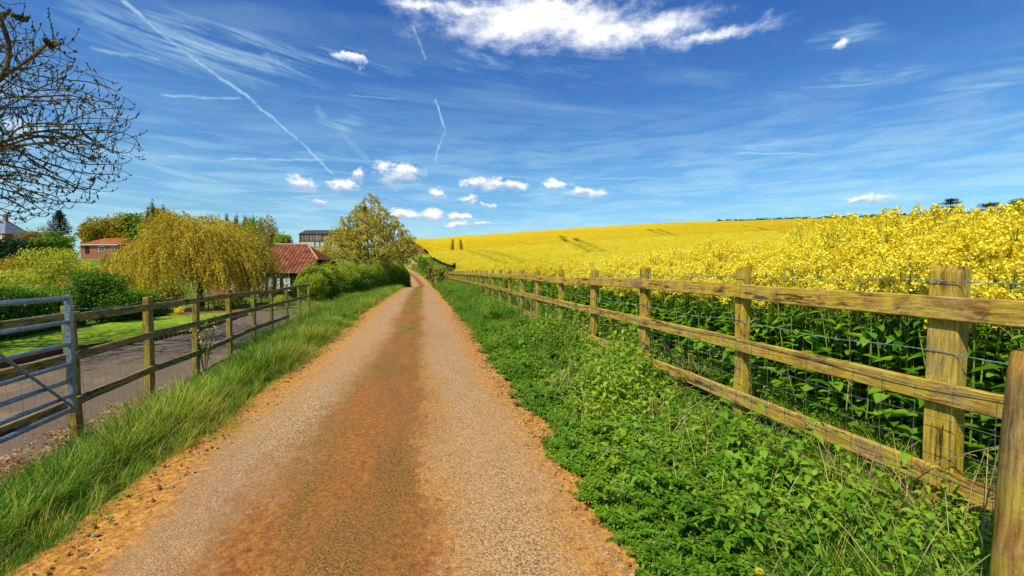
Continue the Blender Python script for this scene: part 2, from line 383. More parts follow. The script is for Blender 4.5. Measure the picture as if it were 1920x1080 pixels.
# ------------------------------------------------------------------ the lane
def lanemat():
    m, t, out = newmat('worn tarmac with orange mud')
    pos = t.node('ShaderNodeNewGeometry').outputs['Position']; u = t.attr('u'); yy = t.sep(pos)[1]
    along = t.vm('MULTIPLY', pos, (1., .28, 1.))
    wob = t.m('MULTIPLY', t.m('SUBTRACT', t.noise(along, 1.6, 6, .7), .5), .95)
    wob2 = t.m('MULTIPLY', t.m('SUBTRACT', t.noise(pos, 9., 6, .75), .5), .55)
    uu = t.m('ADD', u, t.m('ADD', wob, wob2))
    # aggregate
    v1 = t.vor(pos, 125., 'F1', 'Color'); vd = t.vor(pos, 125., 'F1', 'Distance')
    s1 = t.sep(v1)[0]; s2 = t.sep(v1)[1]; nf = t.noise(pos, 160., 3, .8)
    agg = t.ramp(t.m('ADD', t.m('MULTIPLY', s1, .62), t.m('MULTIPLY', nf, .38)), [(.18, (.075, .045, .022)), (.36, (.25, .150, .075)), (.58, (.45, .295, .135)), (.88, (.66, .48, .25))])
    pits = t.mr(t.vor(pos, 46., 'F1', 'Distance'), .10, .24, .65, 0.)
    agg = t.mix(t.m('MULTIPLY', pits, t.mr(t.sep(t.vor(pos, 46., 'F1', 'Color'))[0], .35, .5)), agg, (.05, .035, .022))
    patch = t.noise(along, 1.1, 5, .65)
    agg = t.mix(t.mr(patch, .35, .7, .0, .55), agg, (.48, .265, .085))
    worn = t.noise(along, .55, 4, .6); agg = t.mix(t.mr(worn, .50, .68, 0., .45), agg, (.21, .15, .11))
    agg = t.mix(1., agg, (1., .94, .85), 'MULTIPLY')
    # mud
    mn = t.noise(pos, 26., 7, .75); mn2 = t.noise(along, 2.6, 6, .7)
    mud = t.ramp(mn, [(.32, (.13, .045, .007)), (.48, (.42, .170, .018)), (.64, (.72, .37, .065))])
    moss = t.ramp(t.noise(pos, 70., 5, .7), [(.36, (.04, .020, .004)), (.50, (.19, .082, .008)), (.66, (.42, .20, .022))])
    crumbs = t.mr(t.vor(pos, 60., 'F1', 'Distance'), .08, .20, .9, 0.)
    edge = t.mr(t.m('ABSOLUTE', uu), 1.00, 1.32)                     # orange shoulders
    cw = t.mr(yy, .6, 7.5, .24, 0.); cu = t.m('MAXIMUM', t.m('SUBTRACT', t.m('ABSOLUTE', t.m('ADD', uu, t.m('MULTIPLY', cw, .55))), cw), 0.)
    cen = t.mr(cu, .16, .62, 1., 0.)
    side = t.mr(t.m('ADD', uu, -.32), -.14, .16)                      # orange side of the strip
    rust = t.ramp(mn, [(.32, (.07, .022, .004)), (.48, (.27, .085, .008)), (.66, (.50, .20, .025))])
    cen_c = t.mix(t.m('MULTIPLY', t.mr(cu, .12, .36), side), moss, mud)
    cen_c = t.mix(t.mr(mn2, .40, .62, 0., .9), cen_c, rust)
    c = t.mix(t.m('MULTIPLY', cen, t.mr(nf, .2, .8, .78, 1.)), agg, cen_c)
    c = t.mix(t.m('MULTIPLY', edge, t.mr(nf, .2, .8, .75, 1.)), c, mud)
    film = t.m('MULTIPLY', t.mr(t.m('ABSOLUTE', uu), .80, 1.15), .45)
    c = t.mix(film, c, mud)
    c = t.mix(t.m('MULTIPLY', t.m('MAXIMUM', cen, edge), t.m('MULTIPLY', crumbs, t.mr(t.noise(pos, 8., 3), .45, .6))), c, (.045, .028, .012))
    h = t.m('ADD', t.m('MULTIPLY', vd, -.7), t.m('ADD', t.m('MULTIPLY', nf, .6), t.m('MULTIPLY', mn, t.m('MAXIMUM', cen, edge))))
    principled(t, out, c, .85, t.bump(h, .7, .006), .25); return m
us = np.linspace(-1.62, 1.62, 80); yl = np.concatenate([np.arange(-3, 12, .09), np.arange(12, 150, .4)])
U, YL = np.meshgrid(us, yl)
raggL = 0.10*vn(YL, YL*0, .5, 3)+.06*vn(YL, YL*0, .13, 4)
UU = U*(1+.06*(np.abs(U) > 1.3)*raggL*8)
ZL = lane_z(YL)+.018*np.cos(np.clip(np.abs(UU)/1.62, 0, 1)*PI/2)*2-.028*ss(1.42, 1.62, np.abs(UU))*1.2+.004*vn(UU, YL, .25, 5)
ZL = np.where(np.abs(UU) < .45, ZL+.008*(1-np.abs(UU)/.45), ZL)
lane = obj('lane', gridmesh('lane', lane_x(YL)+UU, YL, ZL, {'u': UU}), lanemat()); tag(lane, kind='structure')

# ------------------------------------------------------------------ driveway and lawn beside it
def strip(name, cl, cr, n, mat, dz, seg=1.):
    """sheet between two XY polylines, draped on the ground"""
    cl = np.array(cl, float); cr = np.array(cr, float)
    def rs(p, k):
        s = np.r_[0, np.cumsum(np.hypot(*np.diff(p, axis=0).T))]; q = np.linspace(0, s[-1], k)
        return np.stack([np.interp(q, s, p[:, 0]), np.interp(q, s, p[:, 1])], -1)
    k = 90; a = rs(cl, k); b = rs(cr, k); f = np.linspace(0, 1, n)[:, None, None]
    G = a[None]*(1-f)+b[None]*f
    Z = H(G[..., 0], G[..., 1])+dz
    return obj(name, gridmesh(name, G[..., 0], G[..., 1], Z), mat)
def drivemat():
    m, t, out = newmat('driveway tarmac')
    pos = t.node('ShaderNodeNewGeometry').outputs['Position']
    n = t.noise(pos, 60., 5, .8); n2 = t.noise(pos, 1.2, 5, .6)
    c = t.ramp(n, [(.3, (.05, .036, .022)), (.55, (.16, .115, .070)), (.75, (.36, .27, .15))])
    c = t.mix(t.mr(n2, .5, .7, 0., .5), c, (.30, .19, .10))
    principled(t, out, c, .9, t.bump(n, .4, .005), .2); return m
def gpt(px, py, z=-.60):
    v = ray(px, py); k = (z-EYE)/v[2]; return (v[0]*k, v[1]*k)
kerb_px = [(-700, 900), (-300, 770), (0, 693), (130, 660), (284, 643), (354, 627), (423, 606), (466, 591), (500, 586)]
kerb = [gpt(*p) for p in kerb_px]
drive_r = [(-3.55, -2.), (-3.6, 5.), (-4.1, 9.), (-4.3, 12.), (-4.55, 16), (-5.2, 20.5), (-6.6, 23.4)]
drive_l = kerb[:-1]+[(-8.6, 24.)]
dr = strip('driveway', drive_r, drive_l, 14, drivemat(), .025); tag(dr, kind='structure')
def lawnmat():
    m, t, out = newmat('mown lawn')
    pos = t.node('ShaderNodeNewGeometry').outputs['Position']
    n = t.noise(pos, 40., 6, .75); n2 = t.noise(pos, 3., 6, .7)
    c = t.ramp(t.m('ADD', t.m('MULTIPLY', n, .6), t.m('MULTIPLY', n2, .4)), [(.36, (.05, .12, .008)), (.5, (.18, .29, .016)), (.64, (.42, .50, .04))])  # strong noise contrast paints yellow sunlit dapples into the turf colour
    c = t.mix(t.mr(t.noise(pos, 22., 3), .68, .74, 0., .5), c, (.55, .50, .12))
    principled(t, out, c, .9, t.bump(n, .9, .02), .1); return m
M['lawn'] = lawnmat()
lawn_b = [(-26., -2.), (-24., 8.), (-19., 16.), (-14.8, 20.2), (-10.6, 21.6), (-9.2, 23.2)]
lw = strip('lawn', [(a-.12, b) for a, b in kerb[:-1]]+[(-8.8, 23.)], lawn_b, 30, M['lawn'], .05); tag(lw, kind='structure')
lw2 = strip('lawn', [ground_at(430, 25.5)[:2], ground_at(590, 25.)[:2]], [ground_at(440, 29)[:2], ground_at(590, 29)[:2]], 8, M['lawn'], .04); tag(lw2, kind='structure')
bed_m = plainmat('garden soil and bark', (.10, .04, .012), (.34, .17, .06), 9., .95, 0, .8, .1, 'Object')
bd = strip('garden_bed', [ground_at(250, 19.5)[:2], ground_at(380, 20.2)[:2], ground_at(520, 22.5)[:2]], [ground_at(240, 24)[:2], ground_at(390, 25.3)[:2], ground_at(520, 25.3)[:2]], 10, bed_m, .035); tag(bd, kind='structure')
# raised kerb: a turf edge with a brick line
mb = MB(); kp = np.array([(a-.06, b, h1(a, b)+.035) for a, b in kerb[:-1]])
s_ = np.r_[0, np.cumsum(np.linalg.norm(np.diff(kp, axis=0), axis=1))]; q = np.linspace(0, s_[-1], 80)
kp = np.stack([np.interp(q, s_, kp[:, i]) for i in range(3)], -1)
for i in range(79):
    a, b = kp[i], kp[i+1]; c_ = (a+b)/2; L = np.linalg.norm(b-a)
    mb.box(c_, (L*.97, .10, .16+.02*random.random()), math.atan2(b[1]-a[1], b[0]-a[0]))
kb = mb.build('kerb', plainmat('brick edging', (.20, .07, .025), (.09, .04, .02), 20, .9, 0, .4)); tag(kb, kind='structure')

# ------------------------------------------------------------------ scattering (one object each, kind = stuff)
def scatter(name, protos, P, rot, scl, idx, kind='stuff'):
    col = bpy.data.collections.new(name+' kinds')
    for i, o in enumerate(protos): col.objects.link(o)
    order = sorted(range(len(protos)), key=lambda i: protos[i].name)
    rank = np.zeros(len(protos), int)
    for k, i in enumerate(order): rank[i] = k
    me = bpy.data.meshes.new(name); me.vertices.add(len(P)); me.vertices.foreach_set('co', np.asarray(P, np.float32).ravel())
    a = me.attributes.new('rot', 'FLOAT_VECTOR', 'POINT'); a.data.foreach_set('vector', np.asarray(rot, np.float32).ravel())
    a = me.attributes.new('scl', 'FLOAT', 'POINT'); a.data.foreach_set('value', np.asarray(scl, np.float32))
    a = me.attributes.new('pick', 'INT', 'POINT'); a.data.foreach_set('value', rank[np.asarray(idx)].astype(np.int32))
    o = bpy.data.objects.new(name, me); C.objects.link(o)
    g = bpy.data.node_groups.new(name+' scatter', 'GeometryNodeTree')
    g.interface.new_socket('Geometry', in_out='INPUT', socket_type='NodeSocketGeometry')
    g.interface.new_socket('Geometry', in_out='OUTPUT', socket_type='NodeSocketGeometry')
    gi = g.nodes.new('NodeGroupInput'); go = g.nodes.new('NodeGroupOutput'); ip = g.nodes.new('GeometryNodeInstanceOnPoints')
    ci = g.nodes.new('GeometryNodeCollectionInfo'); ci.inputs[0].default_value = col
    ci.inputs['Separate Children'].default_value = True; ci.inputs['Reset Children'].default_value = True
    def na(n, ty):
        q = g.nodes.new('GeometryNodeInputNamedAttribute'); q.data_type = ty; q.inputs[0].default_value = n; return q.outputs[0]
    ip.inputs['Pick Instance'].default_value = True
    L = g.links
    L.new(gi.outputs[0], ip.inputs['Points']); L.new(ci.outputs[0], ip.inputs['Instance']); L.new(na('pick', 'INT'), ip.inputs['Instance Index'])
    L.new(na('rot', 'FLOAT_VECTOR'), ip.inputs['Rotation']); L.new(na('scl', 'FLOAT'), ip.inputs['Scale']); L.new(ip.outputs[0], go.inputs[0])
    md = o.modifiers.new('scatter', 'NODES'); md.node_group = g
    o['kind'] = kind
    return o
def rhomb(Cn, U, V):
    """leaf-like rhombs as numpy: centres, half axes"""
    n = len(Cn); P = np.stack([Cn-U, Cn+V, Cn+U, Cn-V], 1).reshape(-1, 3)
    return P, np.arange(4*n).reshape(n, 4)
def rdir(n):
    v = rng.normal(size=(n, 3)); return v/np.linalg.norm(v, axis=1)[:, None]
def rleaf(Cn, size, aspect=.45, up=.3):
    n = len(Cn); u = rdir(n); u[:, 2] += 0; u /= np.linalg.norm(u, axis=1)[:, None]
    w_ = rdir(n); w_[:, 2] += up; v = np.cross(w_, u); v /= np.linalg.norm(v, axis=1)[:, None]+1e-9
    s = np.asarray(size)[:, None] if not np.isscalar(size) else size
    return rhomb(Cn, u*s, v*s*aspect)
class NP:
    """collects numpy pieces of quads (+ attribute v and material index)"""
    def __init__(s): s.V = []; s.F = []; s.A = []; s.M = []; s.n = 0
    def add(s, V, F, a, mi=0):
        F = np.asarray(F); s.V.append(V); s.F.append(F+s.n); s.n += len(V); s.M.append(np.full(len(F), mi))
        s.A.append(np.broadcast_to(a, (len(V),)) if np.ndim(a) == 0 else a)
    def mesh(s, name, smooth=False):
        me = mesh_np(name, np.vstack(s.V), np.vstack(s.F), None, {'v': np.concatenate(s.A)}, smooth)
        mi = np.concatenate(s.M).astype(np.int32)
        if mi.max() > 0 and len(mi) == len(me.polygons): me.polygons.foreach_set('material_index', mi)
        return me
def blade(base, az_, h, w_, lean, droop, v=.5, seg=4):
    q = np.linspace(0, 1, seg+1); d = np.array([math.cos(az_), math.sin(az_), 0]); s = np.array([-d[1], d[0], 0])
    P = base+np.outer(lean*h*q+droop*h*q**2.5, d)+np.outer(h*(q-.45*droop*q**3), [0, 0, 1])
    W = w_*(1-q**1.6)*.5+.0004
    V = np.empty((2*(seg+1), 3)); V[0::2] = P-s*W[:, None]; V[1::2] = P+s*W[:, None]
    F = [(2*i, 2*i+1, 2*i+3, 2*i+2) for i in range(seg)]
    return V, F
def leaf(base, dirv, up, L, W, seg=1, fold=.25, curl=.25):
    """ovate leaf with a midrib fold"""
    d = dirv/np.linalg.norm(dirv); s = np.cross(d, up); s /= np.linalg.norm(s)+1e-9; n = np.cross(s, d)
    q = np.array([0, .18, .42, .7, 1.]); wd = np.array([.06, .38, .5, .34, .01])*W
    mid = base+np.outer(q*L, d)-np.outer(curl*L*q**2, n)
    l = mid+np.outer(wd, s)+np.outer(wd*fold*2, n); r = mid-np.outer(wd, s)+np.outer(wd*fold*2, n)
    V = np.vstack([mid, l, r]); F = []
    for i in range(4): F.append((i, i+1, 5+i+1, 5+i)); F.append((i+1, i, 10+i, 10+i+1))
    return V, F
def up_(): return np.array([0, 0, 1.])

# materials for plants
M['grass'] = leafmat('verge grass', [(.12, (.020, .085, .005)), (.38, (.060, .185, .009)), (.62, (.17, .32, .016)), (.9, (.46, .48, .05))], .4, .5, .7)
M['grass_y'] = leafmat('pale grass', [(.1, (.18, .26, .015)), (.5, (.40, .40, .04)), (.9, (.60, .50, .10))], .4, .5, .7)
M['weed'] = leafmat('verge weeds', [(.12, (.030, .115, .005)), (.38, (.10, .25, .010)), (.62, (.22, .38, .018)), (.9, (.42, .50, .04))], .38, .5, .9)
M['stem'] = leafmat('green stems', [(.2, (.12, .20, .015)), (.8, (.32, .38, .05))], .1, .6)
M['rleaf'] = leafmat('crop leaves', [(.10, (.05, .17, .010)), (.40, (.16, .36, .022)), (.75, (.36, .54, .04))], .50, .45, .9)
M['yellow'] = leafmat('yellow petals', [(.1, (.66, .52, .010)), (.45, (.90, .76, .035)), (.85, (.97, .90, .14))], .35, .6, .35, .15, (1., .95, .35))
M['straw'] = leafmat('straw blades', [(.1, (.30, .19, .07)), (.5, (.48, .34, .15)), (.9, (.62, .50, .28))], .2, .6, .9)
M['dry'] = plainmat('dry straw stalk', (.50, .33, .15), (.28, .15, .06), 14, .8)

# --- kinds of tufts
def grass_tuft(name, mat, n, h, spread, w_=.006, droop=.5):
    b = NP()
    for i in range(n):
        a = random.random()*2*PI; rr = spread*math.sqrt(random.random())
        base = np.array([rr*math.cos(a), rr*math.sin(a), -.02])
        V, F = blade(base, a+random.gauss(0, .8), h*random.uniform(.5, 1.15), w_*random.uniform(.7, 1.3), random.uniform(.05, .45), random.uniform(.1, droop))
        b.add(V, F, random.random())
    return obj(name, b.mesh(name), mat, link=False)
def nettle(name, h, n, L=.06):
    b = NP(); lean = np.array([random.gauss(0, .12), random.gauss(0, .12), 1.])
    P = np.array([lean*h*q for q in np.linspace(0, 1, 4)]); V, F = tube_geo(P, [.003, .003, .0025, .001], 4, False); b.add(V, F, .5, 1)
    for i in range(n):
        q = (i+1)/n; base = lean*h*q; a = i*PI/2+random.gauss(0, .2)
        for k in (0, PI):
            d = np.array([math.cos(a+k), math.sin(a+k), random.uniform(-.35, .35)])
            V, F = leaf(base, d, up_(), L*random.uniform(.7, 1.2)*(1.15-.45*q), L*.62*(1.1-.4*q), curl=random.uniform(.1, .45)); b.add(V, F, random.random()*.6+.4*q)
    return obj(name, b.mesh(name), [M['weed'], M['stem']], link=False)
def parsley(name, n=6, L=.30):
    b = NP()
    for i in range(n):
        a = i*2*PI/n+random.gauss(0, .3); out_ = np.array([math.cos(a), math.sin(a), 0]); rise = random.uniform(.7, 1.3)
        q = np.linspace(0, 1, 9); P = np.outer(q*L*.8, out_)+np.outer(L*rise*(q-.55*q**2), [0, 0, 1])
        V, F = tube_geo(P, .0016, 3, False); b.add(V, F, .6, 1)
        s = np.array([-out_[1], out_[0], 0])
        for j in range(2, 9):
            for sg in (-1, 1):
                ln = L*.42*(1.15-q[j])*random.uniform(.8, 1.1)
                for m in range(5):
                    c0 = P[j]+s*sg*ln*(m+.6)/5+out_*ln*.12*m*.6+np.array([0, 0, random.gauss(0, .004)])
                    dd = s*sg*.7+out_*(.8 if m % 2 else -.4)+np.array([0, 0, random.gauss(.05, .3)])
                    V, F = leaf(c0, dd, up_(), .034*(1.2-.5*m/5), .020, curl=.2); b.add(V, F, random.random()*.8+.1)
    return obj(name, b.mesh(name), [M['weed'], M['stem']], link=False)
def broad(name, n=7, L=.14):
    b = NP()
    for i in range(n):
        a = i*2.4+random.gauss(0, .3); el_ = random.uniform(.2, 1.2)
        d = np.array([math.cos(a)*math.cos(el_), math.sin(a)*math.cos(el_), math.sin(el_)])
        P = np.array([[0, 0, -.02], d*L*.9]); V, F = tube_geo(P, .0022, 3, False); b.add(V, F, .5, 1)
        d2 = np.array([d[0], d[1], d[2]*.3-.1])
        V, F = leaf(d*L*.9, d2, up_(), L*random.uniform(.7, 1.1), L*random.uniform(.5, .7), curl=.25); b.add(V, F, random.random())
    return obj(name, b.mesh(name), [M['weed'], M['stem']], link=False)
G_ = [grass_tuft('grass_tuft_a', M['grass'], 30, .22, .07), grass_tuft('grass_tuft_b', M['grass'], 26, .30, .08, .007, .8),
      grass_tuft('grass_tuft_c', M['grass_y'], 20, .24, .06, .005, .6), grass_tuft('grass_tuft_d', M['grass'], 34, .15, .09, .005)]
def rotz(n, tilt=.12): return np.stack([rng.normal(0, tilt, n), rng.normal(0, tilt, n), rng.uniform(0, 2*PI, n)], -1)
def inview(P, m=200):
    P = np.asarray(P); v = P-np.array([0, 0, EYE]); d = v@FWD; l = v@RIGHT; k = 960+FPX*l/np.maximum(d, .01)
    return (d > .25) & (k > -m) & (k < 1920+m)
def region(n, x0, x1, y0, y1, p=1.4, cond=None):
    """random ground points, denser near the camera"""
    y = y0+(y1-y0)*rng.random(n)**p; x = rng.uniform(x0, x1, n)+(lane_x(y)+.34); 
    P = np.stack([x, y, H(x, y)], -1)
    k = inview(P, 260)
    if cond is not None: k &= cond(P)
    return P[k]
# left verge grass
def vcond(P):
    u = P[:, 0]-lane_x(P[:, 1]); e = -1.13-.17*vn(P[:, 1], P[:, 1]*0, .45, 8)-.09*vn(P[:, 0], P[:, 1], .12, 9)
    bare = (P[:, 0] < -2.92-.28*vn(P[:, 0], P[:, 1], .55, 11)) & (P[:, 1] < 7.9)
    return (u < e) & ~bare
P = np.vstack([region(16500, -3.75, -1.35, .6, 12, 1.1, vcond), region(8000, -4.6, -1.35, 12, 34, 1.3, vcond), region(5200, -6.5, -1.35, 30, 62, 1.2, vcond)])
dist = np.hypot(P[:, 0], P[:, 1]); n = len(P)
u = P[:, 0]-lane_x(P[:, 1]); clump = vn(P[:, 0], P[:, 1], .8, 12)
scl = (.40+.66*rng.random(n)**1.4)*(1+.45*clump)*np.where((P[:, 0] < -2.45) & (P[:, 1] < 8.2), .62, 1.)*(.45+.75*ss(1.15, 1.8, -u))*(1+.5*ss(8, 30, dist))
idx = np.where(rng.random(n) < .14+.35*(clump > .35), 2, np.where(u > -1.75, 3, rng.integers(0, 2, n))); idx = np.where(rng.random(n) < .05, 4, idx); idx = np.where((rng.random(n) < .10) & (vn(P[:, 0], P[:, 1], .9, 66) > .1), 5, idx)
o = scatter('verge_grass', G_+[grass_tuft('grass_straw', M['straw'], 10, .22, .07, .004, .9), broad('grass_broad', 7, .08)], P, rotz(n), scl, idx)
tag(o, 'long green grass verge between the lane and the left wooden fence', 'grass')
# sparse grass and moss on the crown of the lane, further off
P = region(4200, -.58, -.06, 8, 56, 1.2, lambda P: (vn(P[:, 0], P[:, 1], 1.6, 14) > -.1)); P = np.vstack([P, region(60, -.6, 0, 4.5, 9, 1., lambda P: vn(P[:, 0], P[:, 1], .6, 15) > .35)])
P[:, 2] = lane_z(P[:, 1])+.015; n = len(P)
o = scatter('lane_grass', [grass_tuft('crown_tuft', M['grass_y'], 18, .07, .06, .005, .9), grass_tuft('crown_tuft_green', M['grass'], 18, .06, .06, .005, .9)], P, rotz(n), .8+.7*rng.random(n), np.where(rng.random(n) < .35, 0, 1))
tag(o, 'thin grass and moss growing along the crown of the lane', 'grass')
# right verge weeds
Wd = [nettle('weed_nettle_a', .34, 8, .06), nettle('weed_nettle_b', .26, 7, .055), nettle('weed_nettle_c', .42, 9, .05), parsley('weed_parsley_a', 7, .26), parsley('weed_parsley_b', 6, .20),
      broad('weed_broad', 8, .11), grass_tuft('weed_grass', M['grass'], 22, .30, .06, .006, .7), grass_tuft('weed_grass_pale', M['grass_y'], 9, .38, .05, .004, .6), grass_tuft('weed_straw', M['straw'], 6, .40, .04, .004, .9), nettle('weed_small', .22, 9, .034)]
def wcond(P):
    u = P[:, 0]-lane_x(P[:, 1]); e = 1.33+.13*vn(P[:, 1], P[:, 1]*0, .4, 18)+.08*vn(P[:, 0], P[:, 1], .12, 19)
    return u > e
P = np.vstack([region(9500, 1.0, 3.4, .45, 7, 1.1, wcond), region(9500, 1.0, 3.6, 7, 22, 1.3, wcond), region(6500, 1.0, 3.8, 20, 60, 1.3, wcond), region(2500, 1., 5.5, 55, 95, 1., wcond)])
n = len(P); u = P[:, 0]-lane_x(P[:, 1]); k1 = vn(P[:, 0], P[:, 1], .7, 21); k2 = vn(P[:, 0], P[:, 1], .5, 22); dist = np.hypot(P[:, 0], P[:, 1])
r_ = rng.random(n)
idx = np.where(k1 > .15, np.where(r_ < .6, 3, 4), np.where(k2 > -.05, np.where(r_ < .4, 0, np.where(r_ < .7, 1, 2)), np.where(r_ < .3, 5, np.where(r_ < .75, 6, 1))))
idx = np.where(rng.random(n) < .06, 7, idx); idx = np.where(rng.random(n) < .08, 8, idx); idx = np.where((rng.random(n) < .35) & (idx < 3), 9, idx); idx = np.where((dist > 9) & (rng.random(n) < .45), 6, idx)
scl = (.55+.4*rng.random(n))*(.50+.62*ss(1.35, 2.0, u))*np.where((P[:, 0] > 2.0) & (P[:, 1] < 4), .66, 1.)*np.where((P[:, 0] > 1.9) & (P[:, 1] > 5) & (P[:, 1] < 22), 1.15, 1.)*rng.uniform(.75, 1.5, n)*(1+.22*vn(P[:, 0], P[:, 1], 1.1, 23))*(1+.35*ss(10, 30, dist))
o = scatter('verge_weeds', Wd, P, rotz(n, .18), scl, idx)
tag(o, 'leafy nettles, cow parsley and grass filling the right verge below the fence', 'weeds')
# low green on the left ground beyond the drive, and rough grass under hedges
P = region(3500, -14, -4.6, 21, 48, 1.2, lambda P: (P[:, 0] < -4.6)); n = len(P)
n = len(P); 
lawnbox = (P[:, 1] < 25.3) & (P[:, 0] < -6)
P = P[~lawnbox]; n = len(P)
o = scatter('rough_grass', [G_[1].copy(), G_[2].copy()], P, rotz(n), .7+.5*rng.random(n), rng.integers(0, 2, n))
tag(o, 'rough garden grass around the shrubs and the tiled barn', 'grass')
# dead leaves and twigs by the left fence, crumbs and stones on the lane edges
def litter(name, n, mats, s):
    b = NP(); Cn = rng.normal(0, .05, (n, 3)); Cn[:, 2] = np.abs(Cn[:, 2])*.15+.01
    V, F = rleaf(Cn, s*rng.uniform(.6, 1.3, n), .5, 2.); b.add(V, F, np.repeat(rng.random(n), 4)); return obj(name, b.mesh(name), mats, link=False)
M['deadleaf'] = leafmat('dead leaves', [(.1, (.12, .05, .015)), (.5, (.38, .20, .07)), (.9, (.66, .50, .32))], .15, .7, 4.)
P = region(5200, -4.3, -2.8, 1.5, 8.6, 1.); n = len(P); P[:, 2] += .01
o = scatter('leaf_litter', [litter('litter_a', 12, M['deadleaf'], .016), litter('litter_b', 9, M['deadleaf'], .02)], P, rotz(n, .1), .8+.6*rng.random(n), rng.integers(0, 2, n))
tag(o, 'brown dead leaves heaped at the foot of the left wooden fence', 'leaves')
def stone(name, r, seed):
    import bmesh
    bm = bmesh.new(); bmesh.ops.create_icosphere(bm, subdivisions=1, radius=r); rr = random.Random(seed)
    for v in bm.verts: v.co *= rr.uniform(.65, 1.2); v.co.z *= .6
    me = bpy.data.meshes.new(name); bm.to_mesh(me); bm.free(); return obj(name, me, None, link=False)
M['stone'] = plainmat('pale stone', (.50, .44, .38), (.25, .18, .12), 12, .8, 0, 0, .3, 'Object'); M['clod'] = plainmat('dark crumb of earth', (.10, .045, .015), (.26, .13, .04), 12, .9)
sts = [stone('stone_a', .012, 1), stone('stone_b', .009, 2), stone('clod_a', .011, 3), stone('clod_b', .014, 4)]
for i, s in enumerate(sts): s.data.materials.append(M['stone'] if i < 2 else M['clod'])
NG = 7000
yy = .9+13*rng.random(NG)**1.2
uu = np.where(rng.random(NG) < .5, rng.normal(1.27, .11, NG), np.where(rng.random(NG) < .6, rng.normal(-1.30, .09, NG), rng.normal(-.05, .28, NG)))
P = np.stack([lane_x(yy)+uu, yy, lane_z(yy)+.018], -1); P[:, 2] -= .03*ss(1.35, 1.6, np.abs(uu)); n = len(P)
o = scatter('grit', sts, P, rotz(n, 1.), .22+1.1*rng.random(n)**4, np.where(rng.random(n) < .3, rng.integers(0, 2, n), rng.integers(2, 4, n)))
tag(o, 'loose grit, stones and crumbs of earth along the edges and crown of the lane', 'grit')

# ------------------------------------------------------------------ the rapeseed crop
def rape_plant(name, h, nbr, seed, rich=1.):
    """one oilseed plant: stem, branches, leaves, yellow flower heads"""
    r0 = random.Random(seed); b = NP(); g_ = lambda s: r0.gauss(0, s)
    top = np.array([g_(.06), g_(.06), h]); q = np.linspace(0, 1, 6)
    P = np.outer(q, top)+np.outer(np.sin(q*PI)*.03, [g_(1), g_(1), 0]); V, F = tube_geo(P, np.linspace(.007, .003, 6), 5, False); b.add(V, F, .4, 1)
    heads = [P[-1]]
    for i in range(nbr):
        t0 = r0.uniform(.62, .93); bp = P[0]*(1-t0)+top*t0; a = i*2.4+g_(.3); L = r0.uniform(.18, .40)*h*.55
        e = bp+np.array([math.cos(a)*L*.55, math.sin(a)*L*.55, L*.95]); e[2] = h*r0.uniform(.86, 1.02)
        mid = (bp+e)/2+np.array([math.cos(a), math.sin(a), -.3])*L*.1
        V, F = tube_geo(np.array([bp, mid, e]), [.0035, .003, .002], 4, False); b.add(V, F, .5, 1); heads.append(e)
    for e in heads:
        n = int(30*rich); s_ = r0.uniform(.7, 1.2); 
        th = rng.uniform(0, 2*PI, n); ph = rng.uniform(0, 1, n); rad = .036*s_*np.sqrt(np.clip(1.05-ph*.8, 0, 1)); Cn = np.stack([rad*np.cos(th), rad*np.sin(th), -.015+.065*s_*ph], -1)+e
        V, F = rleaf(Cn, .0105*rng.uniform(.7, 1.25, n), .8, .8); b.add(V, F, np.repeat(rng.random(n), 4), 2)
    for i in range(24):
        t0 = r0.uniform(.05, .84); bp = top*t0; a = r0.uniform(0, 2*PI); L = r0.uniform(.12, .24)*(1.3-t0)
        V, F = leaf(bp, np.array([math.cos(a), math.sin(a), r0.uniform(-.2, .9)]), up_(), L, L*r0.uniform(.35, .55), curl=r0.uniform(.1, .5)); b.add(V, F, r0.random())
    return obj(name, b.mesh(name), [M['rleaf'], M['stem'], M['yellow']], link=False)
RP = [rape_plant('crop_a', 1.34, 7, 1, 1.3), rape_plant('crop_b', 1.28, 8, 2, 1.3), rape_plant('crop_c', 1.42, 7, 3, 1.3), rape_plant('crop_d', 1.26, 6, 4, 1.3), rape_plant('crop_e', 1.32, 9, 5, 1.3)]
def lush(x, y):
    """the crop stands taller where the field opens to the right"""
    f = np.degrees(np.arctan2(x, np.maximum(y, .01))); return .50*ss(38, 60, f)*ss(3.6, 6.0, x)*.30*(1-ss(9, 24, np.hypot(x, y)))
def fcond(P): return P[:, 0] > field_edge(P[:, 1])+.12*vn(P[:, 1], P[:, 1]*0, 1.2, 31)
P = np.vstack([region(2600, 3.2, 5.6, .2, 9, 1., fcond), region(1100, 5.6, 9, .3, 12, 1., fcond), region(2400, 3.2, 5.6, 9, 26, 1., fcond), region(1500, 3.2, 5.0, 26, 47, 1., fcond)])
n = len(P); e = P[:, 0]-3.25
scl = (.91+.20*rng.random(n))*(.90+.12*ss(0, .8, e)); scl *= 1+lush(P[:, 0], P[:, 1])/1.3; scl *= np.where(rng.random(n) < .04, 1.10, 1.)
o = scatter('rapeseed_plants', RP, P, rotz(n, .06), scl, rng.integers(0, 5, n))
tag(o, 'tall green stalks with yellow flower heads at the near edge of the rapeseed field', 'rapeseed')
